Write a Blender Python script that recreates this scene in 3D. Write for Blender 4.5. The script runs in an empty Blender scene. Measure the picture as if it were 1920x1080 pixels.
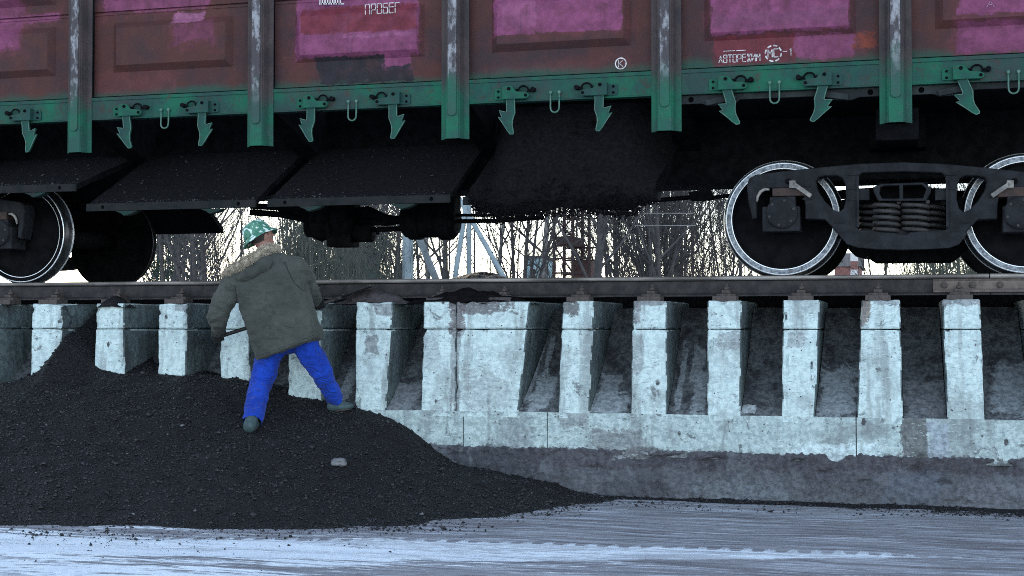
import bpy, bmesh, math, random
import numpy as np
from mathutils import Vector, Matrix, noise as mnoise

R = math.radians
sc = bpy.context.scene
COL = sc.collection
random.seed(7)

# ------------------------------------------------------------------ camera
ZC = 1.38
FPX = 2660.0
YAW = R(15.35)
PITCH = math.atan(71.0 / FPX)
cam_data = bpy.data.cameras.new('camera')
cam_data.sensor_width = 36.0
cam_data.lens = FPX / 1920.0 * 36.0
cam_data.clip_start = 0.1
cam_data.clip_end = 3000.0
cam = bpy.data.objects.new('camera', cam_data)
COL.objects.link(cam)
cam.location = (0, 0, ZC)
cam.rotation_euler = (math.pi / 2 + PITCH, 0, YAW)
sc.camera = cam
sc.render.resolution_x, sc.render.resolution_y = 1024, 576

# ------------------------------------------------------------------ world, sun, exposure
SUN_EL, SUN_AZ = R(17.0), R(-30.0)          # low winter sun behind the train (azimuth from +Y towards +X)
world = bpy.data.worlds.new('World')
sc.world = world
world.use_nodes = True
wn = world.node_tree.nodes
wl = world.node_tree.links
for n in list(wn):
    wn.remove(n)
w_out = wn.new('ShaderNodeOutputWorld')
w_bg = wn.new('ShaderNodeBackground')
w_sky = wn.new('ShaderNodeTexSky')
w_sky.sky_type = 'NISHITA'
w_sky.sun_disc = False
w_sky.sun_elevation = SUN_EL
w_sky.sun_rotation = SUN_AZ
w_sky.air_density = 1.0
w_sky.dust_density = 0.15
w_sky.ozone_density = 1.6
w_hs = wn.new('ShaderNodeHueSaturation')
w_hs.inputs['Saturation'].default_value = 0.66
wl.new(w_sky.outputs[0], w_hs.inputs['Color'])
wl.new(w_hs.outputs[0], w_bg.inputs[0])
wl.new(w_bg.outputs[0], w_out.inputs[0])
w_bg.inputs[1].default_value = 0.15

sun_data = bpy.data.lights.new('sun', 'SUN')
sun_data.energy = 0.6
sun_data.angle = R(10)
sun_data.color = (1.0, 0.86, 0.66)
sun = bpy.data.objects.new('sun', sun_data)
COL.objects.link(sun)
sdir = Vector((math.sin(SUN_AZ) * math.cos(SUN_EL), math.cos(SUN_AZ) * math.cos(SUN_EL), math.sin(SUN_EL)))
sun.rotation_euler = sdir.to_track_quat('Z', 'Y').to_euler()

vs = sc.view_settings
vs.view_transform = 'Standard'
vs.look = 'None'
vs.gamma = 1.0
vs.use_curve_mapping = False
vs.exposure = 1.95

sc.render.engine = 'CYCLES'
sc.cycles.filter_width = 1.0
sc.cycles.use_denoising = False

# ------------------------------------------------------------------ helpers
_F = Vector((-math.sin(YAW) * math.cos(PITCH), math.cos(YAW) * math.cos(PITCH), math.sin(PITCH)))
_Rv = Vector((math.cos(YAW), math.sin(YAW), 0))
_U = Vector((math.sin(YAW) * math.sin(PITCH), -math.cos(YAW) * math.sin(PITCH), math.cos(PITCH)))
CAMP = Vector((0, 0, ZC))

def ray(px, py):
    return _F + _Rv * ((px - 960) / FPX) + _U * ((540 - py) / FPX)

def at(px, py, Y):
    """measured photo point -> world point on the plane Y"""
    d = ray(px, py)
    return CAMP + d * (Y / d.y)

def Xat(px, Y):
    return at(px, 611, Y).x

def Zat(px, py, Y):
    return at(px, py, Y).z

def link(o):
    COL.objects.link(o)
    return o

def tag(o, label=None, cat=None, group=None, kind=None):
    if label: o['label'] = label
    if cat: o['category'] = cat
    if group: o['group'] = group
    if kind: o['kind'] = kind
    return o

def thing(name, loc, label, cat, group=None):
    o = bpy.data.objects.new(name, None)
    o.empty_display_size = 0.2
    o.location = loc
    link(o)
    return tag(o, label, cat, group)

def wloc(o):
    v = Vector(o.location)
    while o.parent:
        o = o.parent
        v += Vector(o.location)
    return v

def put(name, me, parent=None, loc=None, mats=(), smooth=None):
    """links a mesh given in WORLD coordinates as an object under parent (its origin = loc or the parent's place)"""
    for m in mats:
        me.materials.append(m)
    o = bpy.data.objects.new(name, me)
    link(o)
    base = Vector(loc) if loc is not None else (wloc(parent) if parent else Vector((0, 0, 0)))
    me.transform(Matrix.Translation(-base))
    if parent:
        o.parent = parent
        o.location = base - wloc(parent)
    else:
        o.location = base
    if smooth is not None:
        for p in me.polygons:
            p.use_smooth = smooth
    return o

class MB:
    def __init__(s):
        s.v = []; s.f = []; s.m = []; s.sm = []
    def add(s, vs, fs, mi=0, smooth=False):
        b = len(s.v)
        s.v += [tuple(v) for v in vs]
        for f in fs:
            s.f.append([b + i for i in f]); s.m.append(mi); s.sm.append(smooth)
        return s
    def box(s, c, d, rot=None, mi=0):
        vs = []
        for z in (-.5, .5):
            for y in (-.5, .5):
                for x in (-.5, .5):
                    v = Vector((x * d[0], y * d[1], z * d[2]))
                    if rot is not None: v = rot @ v
                    vs.append(v + Vector(c))
        return s.add(vs, [(0, 2, 3, 1), (4, 5, 7, 6), (0, 1, 5, 4), (2, 6, 7, 3), (0, 4, 6, 2), (1, 3, 7, 5)], mi)
    def bb(s, x0, x1, y0, y1, z0, z1, mi=0):
        return s.box(((x0 + x1) / 2, (y0 + y1) / 2, (z0 + z1) / 2), (abs(x1 - x0), abs(y1 - y0), abs(z1 - z0)), None, mi)
    def tube(s, pts, rad, n=8, mi=0, smooth=True, cap=True):
        pts = [Vector(p) for p in pts]
        if not hasattr(rad, '__len__'): rad = [rad] * len(pts)
        vs = []; fs = []
        ref = None
        for i, p in enumerate(pts):
            a = pts[max(i - 1, 0)]; b = pts[min(i + 1, len(pts) - 1)]
            t = (b - a)
            t = t.normalized() if t.length > 1e-9 else Vector((0, 0, 1))
            if ref is None:
                ref = t.orthogonal().normalized()
            ref = (ref - t * ref.dot(t))
            ref = ref.normalized() if ref.length > 1e-6 else t.orthogonal().normalized()
            w = t.cross(ref)
            for k in range(n):
                a_ = 2 * math.pi * k / n
                vs.append(p + (ref * math.cos(a_) + w * math.sin(a_)) * rad[i])
        for i in range(len(pts) - 1):
            for k in range(n):
                fs.append((i * n + k, i * n + (k + 1) % n, (i + 1) * n + (k + 1) % n, (i + 1) * n + k))
        s.add(vs, fs, mi, smooth)
        if cap:
            b = len(s.v) - len(vs)
            s.f.append([b + k for k in range(n)][::-1]); s.m.append(mi); s.sm.append(False)
            e = b + (len(pts) - 1) * n
            s.f.append([e + k for k in range(n)]); s.m.append(mi); s.sm.append(False)
        return s
    def cyl(s, a, b, r, n=12, mi=0, r2=None):
        return s.tube([a, b], [r, r2 if r2 is not None else r], n, mi, True, True)
    def lathe(s, c, axis, prof, n=32, mi=0, ms=None, smooth=True):
        """prof: (along axis, radius) list"""
        axis = Vector(axis).normalized(); c = Vector(c)
        u = axis.orthogonal().normalized(); w = axis.cross(u)
        vs = []
        for a, r in prof:
            for k in range(n):
                t = 2 * math.pi * k / n
                vs.append(c + axis * a + (u * math.cos(t) + w * math.sin(t)) * r)
        b = len(s.v); s.v += [tuple(v) for v in vs]
        for i in range(len(prof) - 1):
            for k in range(n):
                s.f.append([b + i * n + k, b + i * n + (k + 1) % n, b + (i + 1) * n + (k + 1) % n, b + (i + 1) * n + k])
                s.m.append(ms[i] if ms else mi); s.sm.append(smooth)
        return s
    def mesh(s, name):
        me = bpy.data.meshes.new(name)
        me.from_pydata(s.v, [], s.f)
        me.polygons.foreach_set('material_index', s.m)
        me.polygons.foreach_set('use_smooth', s.sm)
        me.update()
        return me
    def build(s, name, mats, parent=None, loc=None, bevel=0, seg=2):
        me = s.mesh(name)
        if bevel:
            bm = bmesh.new(); bm.from_mesh(me)
            bmesh.ops.remove_doubles(bm, verts=bm.verts, dist=1e-5)
            bmesh.ops.recalc_face_normals(bm, faces=bm.faces)
            es = [e for e in bm.edges if len(e.link_faces) == 2 and e.calc_face_angle() > R(35)]
            bmesh.ops.bevel(bm, geom=es, offset=bevel, segments=seg, profile=0.6, affect='EDGES', clamp_overlap=True)
            bm.to_mesh(me); bm.free()
        else:
            bm = bmesh.new(); bm.from_mesh(me)
            bmesh.ops.recalc_face_normals(bm, faces=bm.faces)
            bm.to_mesh(me); bm.free()
        if not isinstance(mats, (list, tuple)): mats = [mats]
        return put(name, me, parent, loc, mats)

def evaluated(o):
    dg = bpy.context.evaluated_depsgraph_get()
    dg.update()
    return bpy.data.meshes.new_from_object(o.evaluated_get(dg))

def profile_mesh(outer, holes, y0, y1, bevel=0.0, res=1):
    """flat outline in X,Z (world) thickened from y0 to y1, with holes, edges rounded"""
    cu = bpy.data.curves.new('tmp', 'CURVE')
    cu.dimensions = '2D'; cu.fill_mode = 'BOTH'
    for pts in [outer] + list(holes):
        sp = cu.splines.new('POLY')
        sp.points.add(len(pts) - 1)
        for p, q in zip(sp.points, pts):
            p.co = (q[0], q[1], 0, 1)
        sp.use_cyclic_u = True
    cu.extrude = max(abs(y1 - y0) / 2 - bevel, 0.0005)
    cu.bevel_depth = bevel; cu.bevel_resolution = res
    cu.offset = -bevel
    o = bpy.data.objects.new('tmp', cu); link(o)
    me = evaluated(o)
    bpy.data.objects.remove(o); bpy.data.curves.remove(cu)
    me.materials.clear()
    ym = (y0 + y1) / 2
    M = Matrix(((1, 0, 0, 0), (0, 0, -1, ym), (0, 1, 0, 0), (0, 0, 0, 1)))
    me.transform(M)
    for p in me.polygons: p.use_smooth = False
    return me

def remeshed(mb, voxel, smooth=2, name='m'):
    """fuses the shapes of mb into one continuous skin"""
    me = mb.mesh('tmp')
    o = bpy.data.objects.new('tmp', me); link(o)
    md = o.modifiers.new('r', 'REMESH'); md.mode = 'VOXEL'; md.voxel_size = voxel
    if smooth:
        ms = o.modifiers.new('s', 'SMOOTH'); ms.iterations = smooth; ms.factor = 0.5
    out = evaluated(o)
    bpy.data.objects.remove(o); bpy.data.meshes.remove(me)
    out.name = name
    for p in out.polygons: p.use_smooth = True
    return out

def chain(mb, pts, rads, n=14):
    """limb: tapered tube with round ends and joints"""
    pts = [Vector(p) for p in pts]
    # densify
    P = []; Rr = []
    for i in range(len(pts) - 1):
        for k in range(4):
            t = k / 4
            P.append(pts[i].lerp(pts[i + 1], t)); Rr.append(rads[i] * (1 - t) + rads[i + 1] * t)
    P.append(pts[-1]); Rr.append(rads[-1])
    mb.tube(P, Rr, n)
    for p, r in zip(pts, rads):
        ball(mb, p, (r, r, r))

def ball(mb, c, r, rot=None, n=14, m=9):
    vs = []; fs = []
    for i in range(m + 1):
        ph = math.pi * i / m
        for k in range(n):
            a = 2 * math.pi * k / n
            v = Vector((r[0] * math.sin(ph) * math.cos(a), r[1] * math.sin(ph) * math.sin(a), r[2] * math.cos(ph)))
            if rot is not None: v = rot @ v
            vs.append(v + Vector(c))
    for i in range(m):
        for k in range(n):
            fs.append((i * n + k, (i + 1) * n + k, (i + 1) * n + (k + 1) % n, i * n + (k + 1) % n))
    mb.add(vs, fs, 0, True)

def nz(x, y, z, s=1.0):
    return mnoise.noise(Vector((x * s, y * s, z * s)))

# ------------------------------------------------------------------ materials
class NT:
    def __init__(s, name):
        s.mat = bpy.data.materials.new(name)
        s.mat.use_nodes = True
        s.t = s.mat.node_tree
        s.b = s.t.nodes['Principled BSDF']
        s.geo = s.t.nodes.new('ShaderNodeNewGeometry')
        s.tc = s.t.nodes.new('ShaderNodeTexCoord')
        s.pos = s.tc.outputs['Object']
    def n(s, k): return s.t.nodes.new(k)
    def l(s, a, b): s.t.links.new(a, b)
    def inp(s, sock, v):
        if hasattr(v, 'is_output') or isinstance(v, bpy.types.NodeSocket): s.l(v, sock)
        else: sock.default_value = v
    def math(s, op, a, b=0.0, c=None, clamp=False):
        m = s.n('ShaderNodeMath'); m.operation = op; m.use_clamp = clamp
        s.inp(m.inputs[0], a); s.inp(m.inputs[1], b)
        if c is not None: s.inp(m.inputs[2], c)
        return m.outputs[0]
    def noise(s, scale=5, detail=4, rough=.6, stretch=None, dist=0, loc=None):
        t = s.n('ShaderNodeTexNoise')
        t.inputs['Scale'].default_value = scale; t.inputs['Detail'].default_value = detail
        t.inputs['Roughness'].default_value = rough; t.inputs['Distortion'].default_value = dist
        src = s.pos
        if stretch or loc:
            mp = s.n('ShaderNodeMapping')
            if stretch: mp.inputs['Scale'].default_value = stretch
            if loc: mp.inputs['Location'].default_value = loc
            s.l(src, mp.inputs[0]); src = mp.outputs[0]
        s.l(src, t.inputs['Vector'])
        return t.outputs['Fac']
    def voro(s, scale, stretch=None, feature='F1'):
        t = s.n('ShaderNodeTexVoronoi'); t.feature = feature
        t.inputs['Scale'].default_value = scale
        src = s.pos
        if stretch:
            mp = s.n('ShaderNodeMapping'); mp.inputs['Scale'].default_value = stretch
            s.l(src, mp.inputs[0]); src = mp.outputs[0]
        s.l(src, t.inputs['Vector'])
        return t.outputs['Distance']
    def ramp(s, f, lo, hi):
        m = s.n('ShaderNodeMapRange'); m.inputs[1].default_value = lo; m.inputs[2].default_value = hi
        m.interpolation_type = 'SMOOTHSTEP'
        s.inp(m.inputs[0], f)
        return m.outputs[0]
    def mix(s, f, a, b, mode='MIX'):
        m = s.n('ShaderNodeMix'); m.data_type = 'RGBA'; m.blend_type = mode
        s.inp(m.inputs[0], f)
        for sock, v in ((m.inputs[6], a), (m.inputs[7], b)):
            if isinstance(v, tuple): sock.default_value = v if len(v) == 4 else (*v, 1)
            else: s.l(v, sock)
        return m.outputs[2]
    def sep(s):
        x = s.n('ShaderNodeSeparateXYZ'); s.l(s.pos, x.inputs[0]); return x.outputs
    def col(s, c):
        if isinstance(c, tuple): s.b.inputs['Base Color'].default_value = (*c, 1)
        else: s.l(c, s.b.inputs['Base Color'])
        return s
    def rough(s, r):
        s.inp(s.b.inputs['Roughness'], r); return s
    def metal(s, r):
        s.inp(s.b.inputs['Metallic'], r); return s
    def spec(s, r):
        s.inp(s.b.inputs['Specular IOR Level'], r); return s
    def bump(s, h, strength=.5, dist=.01):
        b = s.n('ShaderNodeBump'); b.inputs['Strength'].default_value = strength; b.inputs['Distance'].default_value = dist
        s.l(h, b.inputs['Height']); s.l(b.outputs[0], s.b.inputs['Normal']); return s

def simple(name, c1, c2, scale=8, rough=.7, bump=.3, bd=.004, metal=0, spec=.4, detail=5, lo=.35, hi=.65, stretch=None):
    t = NT(name)
    f = t.noise(scale, detail, .6, stretch)
    t.col(t.mix(t.ramp(f, lo, hi), c1, c2)).rough(rough).metal(metal).spec(spec)
    if bump:
        t.bump(t.noise(scale * 4, 4, .6), bump, bd)
    return t.mat
STAKE_GREEN0, STAKE_GREEN1 = 1.52, 1.80
# ---- concrete of the trestle
def concrete(name, light, dark, dirt, dirt_amt=.5, streak=1.0, stains=(), marks=True, bmp=.55):
    t = NT(name)
    big = t.noise(2.2, 5, .62)
    fine = t.noise(26, 6, .7)
    strk = t.noise(9, 4, .6, (1.0, 1.0, .14))
    c = t.mix(t.ramp(fine, .40, .60), dark, light)
    c = t.mix(t.math('MULTIPLY', t.ramp(strk, .50, .66), .5 * streak), c, dirt)
    c = t.mix(t.math('MULTIPLY', t.ramp(big, .52, .64), dirt_amt), c, dirt)
    blot = t.noise(6.5, 6, .75, None, .6)
    c = t.mix(t.math('MULTIPLY', t.ramp(blot, .605, .66), .85), c, (dirt[0] * .6, dirt[1] * .6, dirt[2] * .62))
    pits = t.voro(17)
    pn = t.noise(4.3, 2)
    pm = t.math('MULTIPLY', t.math('SUBTRACT', 1.0, t.ramp(pits, .05, .14)), t.ramp(pn, .44, .54))
    c = t.mix(pm, c, (.05, .045, .045))
    mort = t.noise(60, 5, .7, (1, 1, 2.2))
    c = t.mix(t.math('MULTIPLY', t.ramp(mort, .58, .7), .35), c, (dirt[0] * 1.2, dirt[1] * 1.2, dirt[2] * 1.2))
    x, y, z = t.sep()
    # form-tie holes and gouges
    if marks:
        gv = t.voro(5.2, (1, 1, .62)); gm = t.math('MULTIPLY', t.math('SUBTRACT', 1.0, t.ramp(t.math('ADD', gv, t.math('MULTIPLY', t.math('SUBTRACT', fine, .5), .10)), .075, .105)), t.ramp(t.noise(2.7, 2, .5, None, 0, (9, 9, 9)), .42, .50))
        c = t.mix(gm, c, (.07, .072, .078))
        pm = t.math('MAXIMUM', pm, gm)
    wx = t.noise(5.5, 8, .78, None, .5, (1, 5, 2))
    for (x0, x1, z0, z1, colr, amp, k) in stains:
        cx, cz, hx, hz = (x0 + x1) / 2, (z0 + z1) / 2, (x1 - x0) / 2 * 1.25, (z1 - z0) / 2 * 1.25
        dx = t.math('DIVIDE', t.math('ABSOLUTE', t.math('SUBTRACT', x, cx)), hx); dz = t.math('DIVIDE', t.math('ABSOLUTE', t.math('SUBTRACT', z, cz)), hz)
        d = t.math('SUBTRACT', 1.0, t.math('MAXIMUM', dx, dz))
        inside = t.ramp(d, -.35, .10)
        mm = t.math('ADD', t.math('MULTIPLY', t.math('MINIMUM', d, .55), 1.7), t.math('MULTIPLY', t.math('SUBTRACT', wx, .5), 5.0))
        c = t.mix(t.math('MULTIPLY', t.math('MULTIPLY', t.ramp(mm, .20, .48), inside), k), c, t.mix(t.ramp(fine, .40, .60), tuple(v * .68 for v in colr), tuple(v * 1.18 for v in colr)))
    # fine chipped dashes
    ch = t.noise(34, 5, .8, (.55, 1, 1.9), .3, (4, 4, 0)); cn = t.noise(3.3, 3, .6, None, 0, (0, 2, 7))
    c = t.mix(t.math('MULTIPLY', t.math('MULTIPLY', t.ramp(ch, .565, .62), t.ramp(cn, .40, .55)), .75), c, (dirt[0] * .8, dirt[1] * .8, dirt[2] * .85))
    c = t.mix(t.math('MULTIPLY', t.ramp(ch, .43, .36), .5), c, tuple(min(.85, v * 1.25) for v in light))
    t.col(c).rough(.92).spec(.15)
    h = t.math('SUBTRACT', t.math('MULTIPLY_ADD', fine, .5, t.math('MULTIPLY', mort, .5)), t.math('MULTIPLY', pm, 1.2))
    t.bump(h, bmp, .012)
    return t.mat

M = {}
def st(x0, y0, x1, y1, col=(.115, .105, .11), amp=.10, k=.85):
    # stain measured in the photograph, on the trestle face; coordinates local to the trestle
    Y = 11.33
    return (at(x0, 600, Y).x + 3.4, at(x1, 600, Y).x + 3.4, at((x0 + x1) / 2, y1, Y).z, at((x0 + x1) / 2, y0, Y).z, col, amp, k)
GRY = (.19, .185, .20); RBR = (.17, .125, .105)
STAINS = [st(843, 555, 868, 622, (.15, .125, .13), .05), st(850, 560, 965, 588, (.13, .115, .12), .12), st(846, 620, 862, 770, GRY, .05, .6), st(1048, 560, 1082, 590), st(1180, 560, 1203, 612, GRY, .07, .8), st(1185, 560, 1252, 573, GRY, .06, .8),
          st(1612, 555, 1633, 612, RBR, .04, .85), st(1640, 553, 1690, 574, GRY, .08, .6), st(1765, 550, 1842, 572, GRY, .10, .7), st(700, 572, 738, 592, GRY, .08, .7), st(686, 628, 708, 660, GRY, .08, .7),
          st(1185, 622, 1205, 700, GRY, .08, .5), st(325, 566, 352, 582, GRY, .08, .6), st(228, 566, 240, 590, GRY, .06, .6), st(790, 622, 822, 700, GRY, .14, .35), st(1335, 622, 1392, 655, GRY, .12, .5), st(1478, 625, 1510, 650, GRY, .10, .5), st(880, 700, 960, 770, GRY, .2, .35)]
BSTAINS = [st(-200, 836, 2050, 866, (.085, .085, .092), .1, .85), st(1688, 770, 1738, 868, (.085, .078, .08), .10, .8), st(1740, 785, 1775, 860, (.30, .34, .40), .14, .7), st(930, 775, 1005, 850, (.23, .26, .28), .16, .6), st(1120, 810, 1200, 860, (.16, .16, .17), .16, .7), st(1050, 772, 1100, 800, (.22, .22, .235), .1, .5), st(1480, 830, 1640, 862, (.62, .74, .76), .10, .6)]
M['concrete'] = concrete('weathered whitish concrete', (.58, .69, .685), (.435, .535, .54), (.21, .23, .235), .50, 1.25, STAINS)
M['concrete_side'] = concrete('shaded side concrete', (.15, .19, .195), (.085, .11, .115), (.045, .05, .054), .5)  # pillar flanks: the concrete darkened, side shade put into the colour
M['concrete_band'] = concrete('band concrete', (.47, .56, .56), (.31, .385, .39), (.17, .185, .195), .65, 1.2, BSTAINS)
PST = [st(850, 834, 1010, 905, (.040, .042, .050), .1, .7), st(1000, 838, 1400, 878, (.070, .064, .074), .1, .7), st(1380, 842, 1930, 885, (.062, .056, .064), .1, .75), st(1660, 885, 1760, 940, (.095, .112, .145), .1, .4), st(1280, 900, 1480, 945, (.15, .17, .19), .1, .5), st(1500, 880, 1640, 930, (.066, .062, .072), .1, .5), st(1140, 900, 1260, 940, (.055, .055, .064), .1, .5), st(1800, 905, 1930, 950, (.135, .14, .16), .1, .6), st(1163, 846, 1220, 860, (.42, .46, .48), .1, .5)]
M['plinth'] = concrete('dirty foundation concrete', (.118, .124, .138), (.074, .077, .088), (.046, .045, .050), .45, .5, PST)
def ct(x0, y0, x1, y1, col=(.27, .30, .32), amp=.1, k=.7, Y=11.55):
    return (at(x0, 700, Y).x + 3.4, at(x1, 700, Y).x + 3.4, at((x0 + x1) / 2, y1, Y).z, at((x0 + x1) / 2, y0, Y).z, col, amp, k)
CST = [ct(985, 660, 1000, 760), ct(1008, 630, 1018, 700), ct(1000, 710, 1040, 772, (.30, .34, .36), .1, .7), ct(1108, 735, 1180, 778, (.30, .34, .36)), ct(1125, 705, 1160, 740, (.26, .29, .31), .1, .6),
       ct(1268, 650, 1280, 760), ct(1290, 650, 1312, 720), ct(1300, 700, 1325, 770), ct(1395, 758, 1420, 772, (.45, .5, .52)), ct(1535, 690, 1605, 778, (.24, .27, .29), .1, .85), ct(1860, 690, 1925, 780, (.22, .25, .27), .1, .7),
       ct(1700, 720, 1765, 775, (.16, .165, .18), .1, .6), ct(640, 690, 662, 760), ct(745, 720, 790, 770, (.22, .235, .25), .1, .6)]
M['chute'] = concrete('coal stained chute concrete', (.120, .130, .136), (.055, .060, .066), (.030, .030, .034), .8, 1.8, CST, True, .15)
M['pale_concrete'] = simple('pale pole concrete', (.30, .35, .365), (.22, .27, .29), 3, .9, .2, .004)
M['pale_concrete_grey'] = simple('grey pole concrete', (.15, .17, .175), (.22, .25, .26), 3, .9, .2, .004)

def coal_mat(name, a, b, scale=40, rough=.55, spec=.22):
    t = NT(name)
    f = t.noise(scale, 4, .7)
    g = t.voro(scale * 1.6)
    t.col(t.mix(t.ramp(f, .35, .7), a, b)).rough(rough).spec(spec)
    t.bump(t.math('ADD', f, g), .9, .012)
    return t.mat
M['coal'] = coal_mat('coal heap', (.0062, .0062, .0072), (.0170, .0166, .0185), 38, .66)
M['coal_lump'] = simple('coal lump', (.0058, .0058, .0068), (.027, .027, .031), 9, .5, .5, .003, 0, .32)
M['coal_pale'] = simple('pale ash lump', (.07, .07, .076), (.19, .19, .20), 9, .9, .4, .003)
M['coal_dust'] = coal_mat('coal dust', (.0060, .0055, .0062), (.0115, .0104, .0118), 30, .95, .03)
M['dust'] = simple('rust brown coal dust on the rail', (.040, .035, .038), (.075, .066, .070), 14, .95, .5, .004, 0, .2)

# ---- steel
M['rail_web'] = simple('rail side', (.046, .041, .041), (.027, .026, .028), 11, .8, .35, .003, 0, .15, 6)
M['rail_head'] = simple('rail head', (.26, .235, .22), (.085, .075, .072), 7, .5, .2, .002, .35, .4, 6, .35, .65, (.25, 1, 1))
M['rust'] = simple('rusty fastening', (.085, .068, .062), (.045, .037, .036), 30, .85, .5, .003)
M['fishplate'] = simple('rusty joint bar', (.150, .118, .104), (.095, .076, .070), 14, .8, .4, .003)
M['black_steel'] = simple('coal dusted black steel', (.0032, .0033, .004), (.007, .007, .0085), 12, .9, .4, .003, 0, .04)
M['bogie'] = simple('bogie cast steel', (.0195, .0203, .0238), (.0105, .0112, .0132), 9, .78, .5, .004, 0, .15)
M['bogie_pale'] = simple('bogie worn pale steel', (.26, .24, .22), (.12, .11, .105), 16, .8, .4, .003)
M['spring'] = simple('spring steel', (.034, .031, .030), (.018, .017, .0175), 14, .7, .3, .003)
M['disc'] = simple('wheel disc', (.0040, .0040, .0048), (.008, .0076, .0088), 9, .9, .3, .003, 0, .06)
def rim_mat():
    t = NT('worn wheel rim')
    f = t.noise(34, 4, .7); g = t.noise(6, 3, .6)
    c = t.mix(t.ramp(f, .35, .65), (.05, .058, .072), (.22, .24, .275))
    c = t.mix(t.math('MULTIPLY', t.ramp(g, .5, .66), .5), c, (.04, .04, .042))
    t.col(c).rough(.42).metal(.55).bump(f, .25, .002)
    return t.mat
M['rim'] = rim_mat()
M['tread'] = simple('wheel tread', (.10, .105, .115), (.05, .05, .055), 14, .35, .1, .001, .8)
M['edge'] = simple('bright wheel edge', (.80, .82, .85), (.6, .62, .65), 40, .35, 0, 0, .6)

HALO = []
def green_mat(name, worn=.5, grey=.65):
    t = NT(name)
    f = t.noise(3.2, 5, .62); g = t.noise(16, 5, .7)
    c = t.mix(t.ramp(f, .36, .62), (.009, .095, .056), (.015, .050, .044))
    c = t.mix(t.math('MULTIPLY', t.ramp(g, .5, .75), worn), c, (.044, .054, .052))
    n2 = t.noise(1.7, 3, .6, None, 0, (3, 1, 2))
    c = t.mix(t.math('MULTIPLY', t.ramp(n2, .46, .64), grey), c, (.032, .042, .043))
    rs = t.noise(12, 6, .75, None, .4, (2, 8, 1)); c = t.mix(t.math('MULTIPLY', t.ramp(rs, .55, .63), .6), c, (.050, .030, .024))
    t.col(c).rough(.65).spec(.15).bump(g, .2, .003)
    return t.mat
M['green'] = green_mat('green frame paint', .5)
M['green_hook'] = green_mat('green latch paint', .2, .25)
M['green_lip'] = simple('worn green edge', (.075, .145, .115), (.030, .105, .075), 24, .65, .2, .002)
M['white_paint'] = simple('white stencil paint', (.62, .60, .60), (.36, .32, .33), 42, .8, .1, .002, 0, .3, 5, .42, .6)
M['faint_paint'] = simple('faded stencil paint', (.33, .17, .25), (.26, .12, .20), 42, .8, 0)

# stake: brown above, green below, worn
def stake_mat():
    t = NT('stake paint')
    z = t.sep()[2]
    f = t.noise(3.5, 5, .65); g = t.noise(18, 5, .7, (1, 1, .5))
    brown = t.mix(t.ramp(f, .35, .65), (.040, .032, .035), (.066, .049, .049))
    green = t.mix(t.ramp(f, .36, .62), (.012, .105, .062), (.022, .070, .056))
    mk = t.math('ADD', z, t.math('MULTIPLY', f, .28))
    c = t.mix(t.ramp(mk, STAKE_GREEN0, STAKE_GREEN1), green, brown)
    c = t.mix(t.math('MULTIPLY', t.ramp(g, .55, .72), .4), c, (.10, .095, .095))
    t.col(c).rough(.65).spec(.15).bump(g, .2, .003)
    return t.mat
def strap_mat():
    t = NT('stake wear strip')
    z = t.sep()[2]
    f = t.noise(3.5, 5, .65); g = t.noise(15, 6, .75, (1, 1, .45)); h = t.noise(40, 4, .7)
    worn = t.mix(t.ramp(g, .47, .64), (.060, .052, .058), (.27, .265, .285))
    green = t.mix(t.ramp(f, .36, .62), (.018, .095, .062), (.034, .066, .058))
    mk = t.math('ADD', z, t.math('MULTIPLY', f, .35))
    c = t.mix(t.ramp(mk, STAKE_GREEN0 + .10, STAKE_GREEN1 + .12), green, worn)
    c = t.mix(t.math('MULTIPLY', t.ramp(h, .55, .7), .45), c, (.05, .042, .045))
    t.col(c).rough(.6).spec(.15).bump(g, .2, .003)
    return t.mat

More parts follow.
